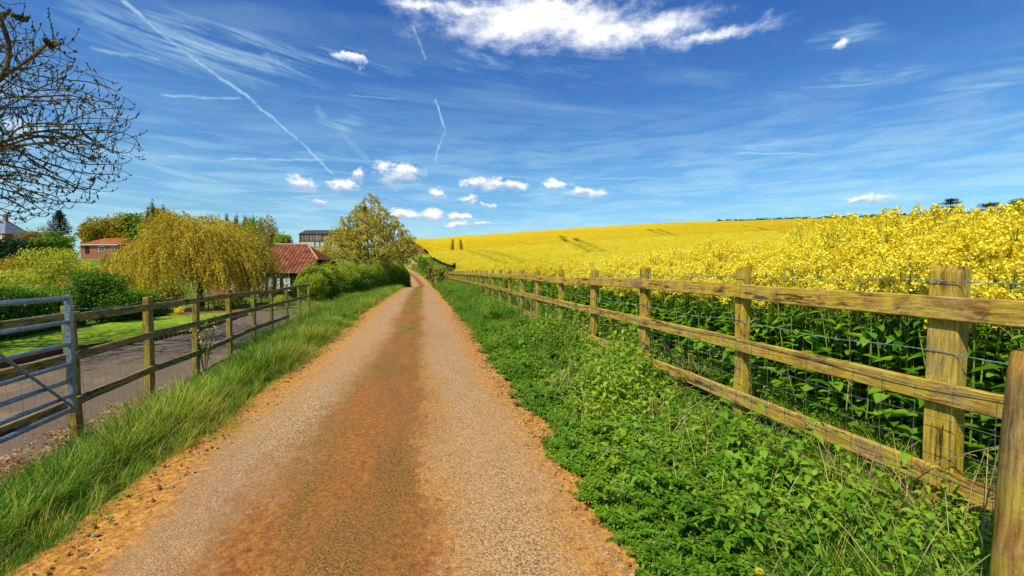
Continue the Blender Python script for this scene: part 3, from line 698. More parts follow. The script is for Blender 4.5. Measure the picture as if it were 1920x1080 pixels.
# a few standing proud of the rest, near the right edge of the view
P = []
for (px, py, d) in [(1505,413,7.5),(1568,410,7.),(1607,404,6.6),(1636,406,6.2),(1660,398,5.6),(1668,404,5.5),(1698,404,5.6),(1750,392,5.0),(1762,396,5.0),(1778,394,4.9),(1792,396,4.8),(1870,390,4.6),(1880,396,4.7),(1905,392,4.5),(1915,398,4.6),(1730,404,5.2),(1830,404,5.),(1548,414,7.4),(1810,404,5.1),(1715,406,5.6)]:
    p = at(px, py, d); P.append((p[0], p[1], h1(p[0], p[1]), p[2]-h1(p[0], p[1])))
P = np.array(P); n = len(P)
o = scatter('tall_rapeseed', [rape_plant('crop_tall', 1.3, 5, 9, 1.5)], P[:, :3], rotz(n, .02), P[:, 3]/1.31, np.zeros(n, int))
tag(o, 'rapeseed stalks standing above the rest of the crop against the sky', 'rapeseed')
# flower canopy tufts over the field
def tuft(name, n, rad, s, nleaf):
    b = NP(); k = 7; cs = np.stack([rng.uniform(-rad, rad, k), rng.uniform(-rad, rad, k), rng.uniform(-.10, .06, k)], -1)
    c_ = cs[rng.integers(0, k, n)]; Cn = c_+rng.normal(0, 1, (n, 3))*np.array([.035, .035, .035])*(rad/.16)
    V, F = rleaf(Cn, s*rng.uniform(.7, 1.2, n), .85, .8); b.add(V, F, np.repeat(rng.random(n), 4), 1)
    Cn = np.stack([rng.uniform(-rad, rad, nleaf), rng.uniform(-rad, rad, nleaf), rng.uniform(-.25, -.06, nleaf)], -1)
    V, F = rleaf(Cn, s*2.2, .25, 0.); b.add(V, F, np.repeat(rng.random(nleaf), 4), 0)
    return obj(name, b.mesh(name), [M['rleaf'], M['yellow']], link=False)
TF = [tuft('bloom_a', 120, .17, .013, 26), tuft('bloom_b', 100, .17, .014, 34), tuft('bloom_c', 130, .15, .013, 18)]
# crop canopy surface to the crest of the hill
def march(px, py):
    v = ray(px, py); r = np.geomspace(20, 330, 3000); k = r/math.hypot(v[0], v[1]); x = v[0]*k; y = v[1]*k; z = EYE+v[2]*k
    hit = np.nonzero(z < H(x, y)+1.3)[0]; i = hit[0] if len(hit) else 2200
    return x[i], y[i]
tram = []
for line in [[(849, 467), (850, 446)], [(867, 467), (864, 446)], [(868, 467), (905, 478), (945, 491), (985, 503)], [(880, 463), (930, 474), (975, 487), (1010, 499)],
             [(1030, 427), (1052, 441), (1082, 459), (1112, 474)], [(1048, 426), (1078, 443), (1108, 459), (1136, 472)], [(1180, 420), (1215, 427), (1255, 438)], [(1196, 419), (1234, 427), (1275, 438)],
             [(795, 458), (830, 463), (866, 467)], [(1386, 417), (1440, 428), (1500, 442)], [(1000, 452), (940, 447), (870, 452)]]:
    tram.append(np.array([march(*p) for p in line]))
def segd(x, y, pl):
    best = np.full(x.shape, 1e9)
    for a, b in zip(pl[:-1], pl[1:]):
        ab = b-a; q = np.clip(((x-a[0])*ab[0]+(y-a[1])*ab[1])/(ab@ab), 0, 1)
        best = np.minimum(best, np.hypot(x-a[0]-q*ab[0], y-a[1]-q*ab[1]))
    return best
def sector(n, r0, r1, p, a0=1.5, a1=66):
    r = r0+(r1-r0)*rng.random(n)**p; a = np.radians(rng.uniform(a0, a1, n)); x = r*np.sin(a); y = r*np.cos(a)
    return x, y
x1, y1 = sector(26000, 4.2, 28, 1.15, 6); x2, y2 = sector(24000, 24, 95, 1.2, 1.)
x = np.r_[x1, x2]; y = np.r_[y1, y2]; k = (x > field_edge(y)+.9) & ((np.hypot(x, y) > 9) | (rng.random(len(x)) < .32)); x = x[k]; y = y[k]
P = np.stack([x, y, H(x, y)+1.28+lush(x, y)*.95+.06*vn(x, y, 1.1, 41)+.05*rng.normal(size=len(x))], -1); k = inview(P, 150)
for i, pl in enumerate(tram): k &= segd(P[:, 0], P[:, 1], pl) > (.35+.0030*np.hypot(P[:, 0], P[:, 1]))
P = P[k]; n = len(P)
r = np.hypot(P[:, 0], P[:, 1])
o = scatter('rapeseed_bloom', TF, P, rotz(n, .15), (.85+.3*rng.random(n))*(1+.9*ss(15, 90, r)), rng.integers(0, 3, n))
tag(o, 'sheet of yellow rapeseed blossom rising away from the fence', 'rapeseed')
rr = np.geomspace(5.0, 330, 640); aa = np.radians(np.linspace(-6, 72, 760)); RR, AA = np.meshgrid(rr, aa, indexing='ij'); X = RR*np.sin(AA); Y = RR*np.cos(AA)
gap = np.zeros_like(X)
for i, pl in enumerate(tram):
    k_ = [1, 1, .95, .85, .8, .8, .6, .6, .6, .5, .4][i]; wd = .38 if i < 2 else .5+RR*.0035
    gap = np.maximum(gap, k_*np.exp(-(segd(X, Y, pl)/wd)**2))
fe = field_edge(Y); inside = X > fe+np.where(Y < 50, 2.2, .75)
bmp = (.05*vn(X, Y, .35, 51)+.05*vn(X, Y, .9, 52))*ss(4, 12, RR)+.10*vn(X, Y, 2.6, 53)*ss(20, 60, RR)+.25*vn(X, Y, 11, 54)*ss(40, 120, RR)
Z = H(X, Y)+1.12+lush(X, Y)*.9+bmp-1.0*gap-.5*(1-ss(2.2, 3.2, X-fe))*(Y < 60)
ins = inside[:-1, :-1] & inside[1:, :-1] & inside[:-1, 1:] & inside[1:, 1:]
def canopymat():
    m, t, out = newmat('rapeseed in flower')
    pos = t.node('ShaderNodeNewGeometry').outputs['Position']; g = t.attr('gap'); d = t.vm('LENGTH', pos)
    n1 = t.noise(pos, 9., 5, .75); n2 = t.noise(pos, 2.2, 6, .75); n3 = t.noise(t.vm('MULTIPLY', pos, (.25, 1., 1.)), .35, 5, .6); n4 = t.noise(pos, .03, 3, .5)
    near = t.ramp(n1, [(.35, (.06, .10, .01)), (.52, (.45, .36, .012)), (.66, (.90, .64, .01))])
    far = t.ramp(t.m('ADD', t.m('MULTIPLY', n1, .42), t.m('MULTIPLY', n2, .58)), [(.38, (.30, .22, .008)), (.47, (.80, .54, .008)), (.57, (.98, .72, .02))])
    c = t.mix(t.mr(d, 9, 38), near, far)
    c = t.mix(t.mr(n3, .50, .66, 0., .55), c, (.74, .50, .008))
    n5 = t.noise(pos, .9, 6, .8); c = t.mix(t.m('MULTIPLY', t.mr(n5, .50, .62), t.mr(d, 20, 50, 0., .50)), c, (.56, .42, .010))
    c = t.mix(t.mr(n4, .45, .65, 0., .25), c, (.95, .72, .03))
    c = t.mix(t.mr(g, .15, .8, 0., .9), c, (.16, .13, .010))
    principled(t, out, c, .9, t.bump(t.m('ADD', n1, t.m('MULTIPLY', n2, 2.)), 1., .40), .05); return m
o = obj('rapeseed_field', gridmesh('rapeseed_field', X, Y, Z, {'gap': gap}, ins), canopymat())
tag(o, 'bright yellow rapeseed field with wheel tracks climbing to the hill crest', 'rapeseed field', kind='stuff')
# side wall of the crop so the edge is not open below
P = region(1500, 3.9, 4.6, 1, 47, 1.2, lambda P: P[:, 0] > 3.8)

# ------------------------------------------------------------------ fences
def beam(name, L, wd, ht, mat, segs=10, jit=.003, ch=.006, bow=0.):
    """timber along local X, centred, chamfered arrises, slightly uneven"""
    cs = [(-wd/2+ch, -ht/2), (wd/2-ch, -ht/2), (wd/2, -ht/2+ch), (wd/2, ht/2-ch), (wd/2-ch, ht/2), (-wd/2+ch, ht/2), (-wd/2, ht/2-ch), (-wd/2, -ht/2+ch)]
    V = []; xs_ = np.linspace(-L/2, L/2, segs+1)
    for i, x in enumerate(xs_):
        dz = bow*math.sin(i/segs*PI)+random.gauss(0, jit); dy = random.gauss(0, jit*.6); k = 1+random.gauss(0, jit*2.)
        e = .004*random.random() if i in (0, segs) else 0
        V += [(x, y*k+dy, z*k+dz-(0 if not e else math.copysign(e, z))) for y, z in cs]
    F = []
    for i in range(segs):
        for j in range(8): k = (j+1) % 8; F.append((i*8+j, i*8+k, (i+1)*8+k, (i+1)*8+j))
    F.append(tuple(range(8))[::-1]); F.append(tuple(segs*8+j for j in range(8)))
    b = MB(); b.add(V, F); return b
def post_geo(h, sx, sy, below=.35, chx=.0):
    """squared post, local Z up from ground; sx across the fence, sy along it; weathered top"""
    ch = .008; cs = [(-sx/2+ch, -sy/2), (sx/2-ch, -sy/2), (sx/2, -sy/2+ch), (sx/2, sy/2-ch), (sx/2-ch, sy/2), (-sx/2+ch, sy/2), (-sx/2, sy/2-ch), (-sx/2, -sy/2+ch)]
    V = []; zs = [-below, 0, .2, .5, .8, h*.8, h-.035, h-.004]
    for i, z in enumerate(zs):
        k = 1-.06*(i == len(zs)-1)-.01*random.random(); dx = random.gauss(0, .0015); dy = random.gauss(0, .0015)
        V += [(x*k+dx, y*k+dy, z+(random.gauss(0, .004)-.25*max(0, -y-.03)*(i == len(zs)-1)*chx)) for x, y in cs]
    n = len(zs); F = []
    for i in range(n-1):
        for j in range(8): k = (j+1) % 8; F.append((i*8+j, i*8+k, (i+1)*8+k, (i+1)*8+j))
    F.append(tuple(range(8))[::-1]); F.append(tuple((n-1)*8+j for j in range(8)))
    b = MB(); b.add(V, F); return b
def place_beam(a, b, wd, ht, mat, name, parent, **kw):
    a = np.array(a); b = np.array(b); L = np.linalg.norm(b-a); o = beam(name, L, wd, ht, mat, **kw).build(name, mat, parent)
    d = Vector(b-a).normalized(); s = Vector((0, 0, 1)).cross(d).normalized(); u = d.cross(s)
    o.matrix_local = Matrix.Translation(Vector((a+b)/2)) @ Matrix((d, s, u)).transposed().to_4x4(); return o
def barbed(mb, pts, r=.0016, step=.14, barb=.013, rad=.004):
    """two twisted strands with barbs"""
    pts = np.array(pts, float); s = np.r_[0, np.cumsum(np.linalg.norm(np.diff(pts, axis=0), axis=1))]
    q = np.arange(0, s[-1], .03); P = np.stack([np.interp(q, s, pts[:, i]) for i in range(3)], -1)
    P[:, 2] += .004*np.sin(q*9)
    for ph in (0, PI):
        Q = P.copy(); Q[:, 2] += rad*.6*np.sin(q*95+ph); Q[:, 0] += rad*.6*np.cos(q*95+ph); mb.tube(Q, r, 4, cap=False)
    for d in np.arange(.05, s[-1], step):
        c_ = np.array([np.interp(d, s, pts[:, i]) for i in range(3)])
        for k in range(3):
            v = rdir(1)[0]*barb; mb.tube(np.array([c_-v, c_+v]), r*.8, 3, cap=False)
def sag(a, b, n=7, dz=.012):
    q = np.linspace(0, 1, n)[:, None]; P = a*(1-q)+b*q; P[:, 2] -= (4*q*(1-q))[:, 0]*dz*random.uniform(.2, 1.6); return P

# right fence
py_ = [-1.6, .1, 1.785, 3.27, 4.93, 6.58, 8.27, 9.98, 11.7, 13.4, 15.1]+[15.1+1.7*i for i in range(1, 19)]
FX = 2.57
def fx(y): return FX+.10*max(0, (y-38)/8)**2*0-.0*y
def ptop(y): return float(np.interp(y, [0, 6, 20, 46], [1.395, 1.388, 1.36, 1.24]))
fence = empty('post_and_rail_fence', (FX, 0, 0), 'long mossy three rail wooden fence with barbed wire beside the yellow field', 'fence')
for i, y in enumerate(py_):
    g = h1(FX, y); h = ptop(y)-g+random.gauss(0, .012 if i > 3 else .002)
    b = post_geo(h, .078, .142 if i != 3 else .10, .3, .6 if i == 2 else .0)
    o = b.build('post', M['post_r'], fence); o.location = (fx(y)-FX+.04, y, g); k_ = .15 if i < 5 else 1.; o.rotation_euler = (k_*random.gauss(0, .010), k_*random.gauss(0, .010), k_*random.gauss(0, .03))
joints = [[-1.6, 1.82, 5.0, 8.27, 11.7, 15.1], [-1.6, .1, 3.25, 6.58, 9.98, 13.4, 15.1], [-1.6, 1.755, 4.93, 8.27, 11.7, 15.1]]
joints[0] = [-1.6, .1, 3.20, 6.58, 9.98, 13.4]
for k, (off, js) in enumerate(zip((.195, .635, 1.075), joints)):
    js = list(js)
    while js[-1] < py_[-1]-.3: js.append(min(js[-1]+3.4, py_[-1]))
    for a, b in zip(js[:-1], js[1:]):
        sp_ = np.linspace(a, b, 2); dz = random.gauss(0, .006)
        place_beam((fx(a)-FX-.019, a+.004, ptop(a)-off+dz), (fx(b)-FX-.019, b-.004, ptop(b)-off+random.gauss(0, .006)), .036, .118 if k == 0 else .108, M['rail_r'], 'rail', fence, segs=12, jit=.0015, bow=random.gauss(0, .006))
# barbed wires on the field side / over the post tops, netting on the road side
mb = MB()
for off in (.075, .43):
    pts = []
    for a, b in zip(py_[:-9], py_[1:-8]):
        A_ = np.array([fx(a)-FX-(.012 if off < .1 else .006), a, ptop(a)-off]); B_ = np.array([fx(b)-FX-(.012 if off < .1 else .006), b, ptop(b)-off]); pts.append(sag(A_, B_, 7, .02)[:-1])
    barbed(mb, np.vstack(pts), .0017)
mb.build('barbed_wire', M['barb'], fence)
mb = MB(); zr = [.62, .90, 1.00, 1.18, 1.30]
ye = np.arange(-1.2, 34, .17); xo = lambda y: -.046+.004*math.sin(y*5.)
lv = {}
for j, off in enumerate([.60, .76, .90, 1.05, 1.20, 1.33]):
    if j == 0: Q = np.array([(xo(y)-.004, y, ptop(y)-off+.016*math.sin(y*2.3)+.008*math.sin(y*6.1)) for y in ye])
    else: Q = np.array([(xo(y), y, max(ptop(y)-off+.012*math.sin(y*1.7+j)+.006*math.sin(y*7+j), h1(FX, y)+.02)) for y in ye])
    lv[j] = Q
    mb.tube(Q, .0026 if j == 0 else .0015, 4, cap=False)
for i, y in enumerate(ye):
    if y > 20 and i % 2: continue
    Q = np.array([lv[j][i]+np.array([-.002, random.gauss(0, .007), 0]) for j in range(6)]); Q[0] = lv[0][i]; mb.tube(Q, .0014, 4, cap=False)
    for j in range(0, 6):
        c_ = Q[j]; mb.tube(np.array([c_-[0, .006, 0], c_+[0, .006, 0]]), .0035, 5)
mb.build('wire_netting', M['wire'], fence)

# round stake at the right edge, holding the end of the netting
zb = h1(1.86, 1.0); b = MB(); hh = 1.10-zb
tp = at(1966, 664, 1.42); 
st_ = empty('round_stake', (tp[0], tp[1], h1(tp[0], tp[1])), 'thick round brown stake with rippled grain at the right end of the netting', 'post')
P = np.array([(-.03*(1-q), 0, q*(tp[2]-h1(tp[0], tp[1]))) for q in np.linspace(-.15, 1, 16)]); R_ = .088+.012*np.linspace(1, 0, 16); R_[-1] = .080
V, F = tube_geo(P, R_, 22); V[:-22] += np.random.default_rng(3).normal(0, .0012, V[:-22].shape); V[-22:, 2] += .006*np.sin(np.arange(22)*.9)
b.add(V, F); b.build('stake', M['round'], st_, smooth=True)

# left fence
uL = np.array([-.0593, .9982]); nL = np.array([-.9982, -.0593]); pL = 3.6
def lpos(t_): q = nL*pL+uL*t_; return q
lt = [-.8, 1.05, 2.82, 4.55, 6.27, 7.90, 9.52, 11.3, 13.1, 14.85, 16.9, 18.9, 20.95]
fl = empty('garden_fence', (0, 0, 0), 'weathered three rail wooden fence between the lane and the driveway on the left', 'fence')
def ltop(t_): return float(np.interp(t_, [0, 8, 20], [.945, .95, .83]))
for i, t_ in enumerate(lt):
    x, y = lpos(t_); g = h1(x, y); b = post_geo(ltop(t_)-g+random.gauss(0, .01), .085, .125, .3, 0)
    o = b.build('post', M['post_l'], fl); o.location = (x, y, g); o.rotation_euler = (random.gauss(0, .012), random.gauss(0, .012), math.radians(3.4)+random.gauss(0, .03))
for off, js in ((.125, [-.8, 2.82, 6.27, 9.52, 13.1, 16.9, 20.95]), (.565, [-.8, 2.82, 6.27, 9.52, 13.1, 16.9, 20.95]), (1.075, [-.8, 1.05, 4.55, 7.9, 11.3, 14.85, 16.9])):
    for a, b in zip(js[:-1], js[1:]):
        A_ = lpos(a)+np.array([.062, 0]); B_ = lpos(b)+np.array([.062, 0])
        place_beam((A_[0], A_[1], ltop(a)-off), (B_[0], B_[1], ltop(b)-off+random.gauss(0, .008)), .036, .10, M['rail_l'], 'rail', fl, segs=12, jit=.0018, bow=random.gauss(0, .012))
mb = MB(); pts = []
for a, b in zip(lt[:7], lt[1:8]):
    A_ = np.array([*lpos(a), ltop(a)-.03]); B_ = np.array([*lpos(b), ltop(b)-.03]); pts.append(sag(A_, B_, 7, .03)[:-1])
barbed(mb, np.vstack(pts), .0022, .14, .016); mb.build('barbed_wire', M['barb'], fl)
mb = MB(); te = np.arange(-.6, 20.5, .15); lv = {}
for j, off in enumerate([.58, .74, .90, 1.06, 1.22, 1.38]):
    Q = []
    for t_ in te:
        x, y = lpos(t_); w1 = math.sin(t_*2.2+j)*.014+(.035*math.sin(t_*3.7)*(j in (1, 2)) if t_ < 9 else 0)
        Q.append((x+.045-(.02 if j else 0)*math.sin(t_*1.9), y, max(ltop(t_)-off+w1, h1(x, y)+.01)))
    lv[j] = np.array(Q); mb.tube(lv[j], .0016, 4, cap=False)
for i in range(len(te)):
    Q = np.array([lv[j][i]+np.array([0, random.gauss(0, .010)+.03*(j in (2, 3))*(te[i] < 8), 0]) for j in range(6)]); mb.tube(Q, .0019, 4, cap=False)
mb.build('wire_netting', M['wirepale'], fl)

# metal field gate
g0 = lpos(5.52)+np.array([.42, 0]); g1 = lpos(5.52-3.05)+np.array([.50, -.0])
gate = empty('field_gate', (g0[0], g0[1], h1(*g0)), 'galvanised tubular seven bar field gate with a diagonal brace folded back along the left fence', 'gate')
gz = gate.location.z; org = np.array([g0[0], g0[1], gz])
E0 = np.array([g0[0], g0[1]]); E1 = np.array([g1[0], g1[1]])
def gp(f, z): q = E0*(1-f)+E1*f; return np.array([q[0], q[1], z+.02*f])-org
ztop, zbot = 1.085, -.045; hz = ztop-zbot
bars = [ztop, ztop-.238, ztop-.465, ztop-.665, ztop-.835, ztop-.985, zbot]
for i, z in enumerate(bars):
    b = MB(); b.tube(np.array([gp(f, z) for f in (0.004, .3, .6, .996)]), .0245 if i in (0, 6) else .0205, 12); b.build('gate_bar', M['galv'], gate, smooth=True)
for f in (0., 1.):
    b = MB(); c_ = gp(f, (ztop+zbot)/2+.0); dz = gp(1, 0)-gp(0, 0)
    b.box(c_, (.058, .042, hz+.07), math.atan2(dz[1], dz[0])); b.build('gate_stile', M['galv'], gate)
for (f0, z0, f1, z1) in ((.01, zbot+.02, .46, ztop-.02), (.99, zbot+.02, .54, ztop-.02)):
    b = MB(); A_ = gp(f0, z0)+np.array([.028, 0, 0]); B_ = gp(f1, z1)+np.array([.028, 0, 0]); b.tube(np.array([A_, B_]), .013, 8); b.build('brace', M['galv'], gate)
b = MB(); b.box(gp(.5, (ztop+zbot)/2), (.04, .03, hz-.04), math.atan2(dz[1], dz[0])); b.build('upright', M['galv'], gate)
b = MB(); c_ = gp(-.004, ztop-.34); b.box(c_+np.array([-.045, .02, 0]), (.022, .05, .22), 0.06); b.box(c_+np.array([-.03, .02, .08]), (.09, .02, .025), .06); b.build('latch', M['galv'], gate)
x, y = E1+np.array([.02, -.16]); g = h1(x, y)
o = post_geo(1.35-g, .15, .15, .3).build('gate_post', M['post_l']); o.location = (x, y, g); tag(o, 'thick square wooden post hanging the metal field gate', 'post')

# ------------------------------------------------------------------ trees, shrubs and hedges
def bark(name, a, b): return plainmat(name, a, b, 14, .95, 0, .5, .1, 'Object', (1, 1, .25))
M['bark'] = bark('olive brown bark', (.16, .11, .04), (.06, .04, .018)); M['bark_d'] = bark('dark bark', (.07, .045, .02), (.03, .02, .012)); M['bark_b'] = bark('olive grey bark', (.17, .115, .045), (.05, .035, .015))
M['bark_y'] = bark('yellowish twig bark', (.34, .22, .05), (.16, .10, .02))
L_ = {}
L_['willow'] = leafmat('golden willow', [(.1, (.15, .115, .008)), (.42, (.46, .34, .018)), (.75, (.80, .62, .06))], .4, .6, .35)
L_['amber'] = leafmat('amber green leaves', [(.1, (.12, .11, .006)), (.45, (.34, .27, .012)), (.85, (.54, .42, .03))], .4, .6, .25)
L_['green'] = leafmat('spring green leaves', [(.1, (.05, .12, .008)), (.42, (.15, .27, .014)), (.8, (.34, .42, .03))], .4, .6, .25)
L_['dark'] = leafmat('dark evergreen leaves', [(.1, (.010, .030, .006)), (.5, (.025, .065, .008)), (.9, (.07, .12, .014))], .2, .6, .4)
L_['lime'] = leafmat('yellow green leaves', [(.1, (.16, .20, .008)), (.42, (.42, .44, .025)), (.8, (.70, .66, .10))], .4, .6, .5)
L_['hedge'] = leafmat('hedge leaves', [(.1, (.06, .14, .008)), (.38, (.22, .32, .018)), (.72, (.52, .54, .05))], .45, .6, .8)
L_['bush'] = leafmat('bright bush leaves', [(.1, (.035, .095, .006)), (.45, (.09, .20, .010)), (.82, (.24, .38, .022))], .35, .5, .8)
L_['brown'] = leafmat('brownish budding leaves', [(.1, (.12, .09, .02)), (.45, (.30, .23, .06)), (.85, (.50, .40, .13))], .3, .7, .5)
L_['cherry'] = leafmat('young tree leaves', [(.1, (.15, .13, .010)), (.42, (.46, .38, .030)), (.8, (.76, .66, .14))], .35, .55, .7)
L_['cedar'] = leafmat('blue black conifer needles', [(.1, (.010, .022, .012)), (.5, (.022, .045, .020)), (.9, (.06, .08, .03))], .1, .7, .4)
L_['reed'] = leafmat('tawny reeds', [(.1, (.30, .22, .05)), (.5, (.52, .42, .08)), (.9, (.62, .60, .16))], .3, .7, .6)
L_['bud'] = leafmat('dark opening buds', [(.1, (.035, .03, .010)), (.6, (.09, .08, .015)), (.95, (.22, .20, .03))], .15, .7, 2.)

def colonise(root, attr_, step, di, dk, iters, trunk_dir=(0, 0, 1), bias=(0, 0, 0), wander=.15, seeds=None):
    """space colonisation: returns node positions and parents"""
    N = [np.array(root, float)]; par = [-1]
    if seeds is not None:
        for pl in seeds:                                  # explicit main limbs, polyline from an existing node
            prev = int(np.argmin([np.linalg.norm(n_-pl[0]) for n_ in N]))
            for a, b in zip(pl[:-1], pl[1:]):
                a = np.array(a, float); b = np.array(b, float); k = max(1, int(np.linalg.norm(b-a)/step))
                for q in range(1, k+1): N.append(a+(b-a)*q/k+rng.normal(0, step*.12, 3)); par.append(prev); prev = len(N)-1
    Nn = np.array(N); A = np.array(attr_); near = np.zeros(len(A), int); nd = np.full(len(A), 1e9)
    def upd(s0):
        nonlocal near, nd
        for s1 in range(s0, len(Nn), 64):
            blk = Nn[s1:s1+64]; d = np.linalg.norm(A[:, None]-blk[None], axis=2); j = d.argmin(1); dm = d[np.arange(len(A)), j]
            m_ = dm < nd; nd[m_] = dm[m_]; near[m_] = s1+j[m_]
    upd(0); bias = np.array(bias)
    for it in range(iters):
        k = nd > dk; A = A[k]; near = near[k]; nd = nd[k]
        if not len(A): break
        act = nd < di
        if not act.any(): break
        V = A[act]-Nn[near[act]]; V /= np.linalg.norm(V, axis=1)[:, None]+1e-9
        acc = np.zeros((len(Nn), 3)); np.add.at(acc, near[act], V); idx = np.unique(near[act])
        d = acc[idx]; d /= np.linalg.norm(d, axis=1)[:, None]+1e-9; d = d+bias+rng.normal(0, wander, d.shape); d /= np.linalg.norm(d, axis=1)[:, None]+1e-9
        new = Nn[idx]+d*step; s0 = len(Nn); Nn = np.vstack([Nn, new]); par += list(idx)
        upd(s0)
        if len(Nn) > 46000: break
    return Nn, np.array(par)
def skeleton(N, par, tip=.006, power=.46, sides=4, rmax=.3):
    n = len(N); load = np.zeros(n); ch = [[] for _ in range(n)]
    for i in range(n-1, 0, -1):
        if load[i] == 0: load[i] = 1
        load[par[i]] += load[i]
    for i in range(1, n): ch[par[i]].append(i)
    rad = np.minimum(tip*load**power, rmax); b = MB(); tips = []
    stack = [(0, None)]
    while stack:
        i, pr = stack.pop(); chain = [i] if pr is None else [pr, i]
        while ch[chain[-1]]:
            c = sorted(ch[chain[-1]], key=lambda k: -load[k]); stack += [(k, chain[-1]) for k in c[1:]]; chain.append(c[0])
        if len(chain) > 1:
            P = N[chain]; r = rad[chain].copy()
            if pr is not None: r[0] = min(r[0], r[1]*1.2)
            if len(P) > 3:
                P = P.copy()
                for _ in range(3): P[1:-1] = .25*P[:-2]+.5*P[1:-1]+.25*P[2:]
            b.tube(P, r, 9 if r.max() > .06 else (5 if r.max() > .02 else (sides if r.max() > tip*2.2 else 3)), cap=False)
            tips.append((chain[-1], chain[-2]))
    return b, tips, rad, load

# the budding tree whose crown hangs into the picture from the left
def bare_tree():
    base = ground_at(-420, 9.4); bx, by, bz = base
    root = empty('budding_tree', base, 'large nearly leafless tree with dark buds reaching in from the upper left', 'tree')
    cc = at(-300, 506, 9.0); cc[2] = 4.55
    n = 15000; v = rdir(n); rad = rng.random(n)**.42; A = v*rad[:, None]
    R_ = 5.05
    A = cc+A*np.array([R_, R_*.8, 1])*np.array([1, 1, 1]); A[:, 2] = cc[2]+v[:, 2]*rad*np.where(v[:, 2] > 0, 3.5, 2.5)
    nois = vn(A[:, 0]*1.2+A[:, 2], A[:, 1]+A[:, 2]*1.7, 1.1, 71); A = A[nois > -.42]
    q = (A-np.array([0, 0, EYE])); d_ = q@FWD; pxs = 960+FPX*(q@RIGHT)/d_; pys = 540-FPX*(q@UP)/d_
    keep = (pxs > -60) | (rng.random(len(A)) < .42); A = A[keep]
    T0 = np.array([bx, by, bz]); fork = T0+np.array([.2, -.1, 3.0]); lims = [[T0, fork, T0+np.array([.4, -.3, 5.2])]]
    for (px, py, d) in [(120, 262, 8.8), (60, 250, 9.6), (70, 330, 8.2), (40, 120, 9.2), (-120, 40, 8.0)]:
        e = at(px, py, d); s0 = T0+np.array([.1, 0, random.uniform(2.0, 3.2)]); m_ = (s0+e)/2+np.array([0, 0, .35]); lims.append([s0, m_, e])
    N, par = colonise(T0, A, .115, .95, .165, 190, bias=(.16, 0, .10), wander=.07, seeds=lims)
    b, tips, rad, load = skeleton(N, par, .0066, .36, 4, .15)
    b.V = [v_-base for v_ in b.V]
    b.build('trunk', M['bark_b'], root)
    # upturned twig ends with buds
    tw = MB(); bud = NP(); cs = []; us = []
    q = np.array([N[i] for i, _ in tips]); dirs = np.array([N[i]-N[j] for i, j in tips]); dirs /= np.linalg.norm(dirs, axis=1)[:, None]+1e-9
    for p, d in zip(q, dirs):
        L = random.uniform(.10, .26); e = np.linspace(0, 1, 4)[:, None]; P = p+d*L*e+np.array([0, 0, 1.])*L*.55*e**2
        tw.tube(P-base, [.0068, .0064, .006, .005], 3, cap=False)
        for k in range(random.randint(3, 7)):
            f = random.uniform(.15, 1.05); cs.append(p+d*L*f+np.array([0, 0, 1.])*L*.55*f*f+rng.normal(0, .010, 3)); us.append(d*.3+np.array([0, 0, 1.])+rng.normal(0, .35, 3))
    tw.build('twigs', M['bark_d'], root)
    cs = np.array(cs); us = np.array(us); us /= np.linalg.norm(us, axis=1)[:, None]
    sd_ = np.cross(us, rdir(len(us))); sd_ /= np.linalg.norm(sd_, axis=1)[:, None]; s = rng.uniform(.022, .046, len(cs))[:, None]
    V, F = rhomb(cs-base, us*s, sd_*s*.48); bud.add(V, F, np.repeat(rng.random(len(cs)), 4))
    obj('buds', bud.mesh('buds'), L_['bud'], root)
bare_tree()

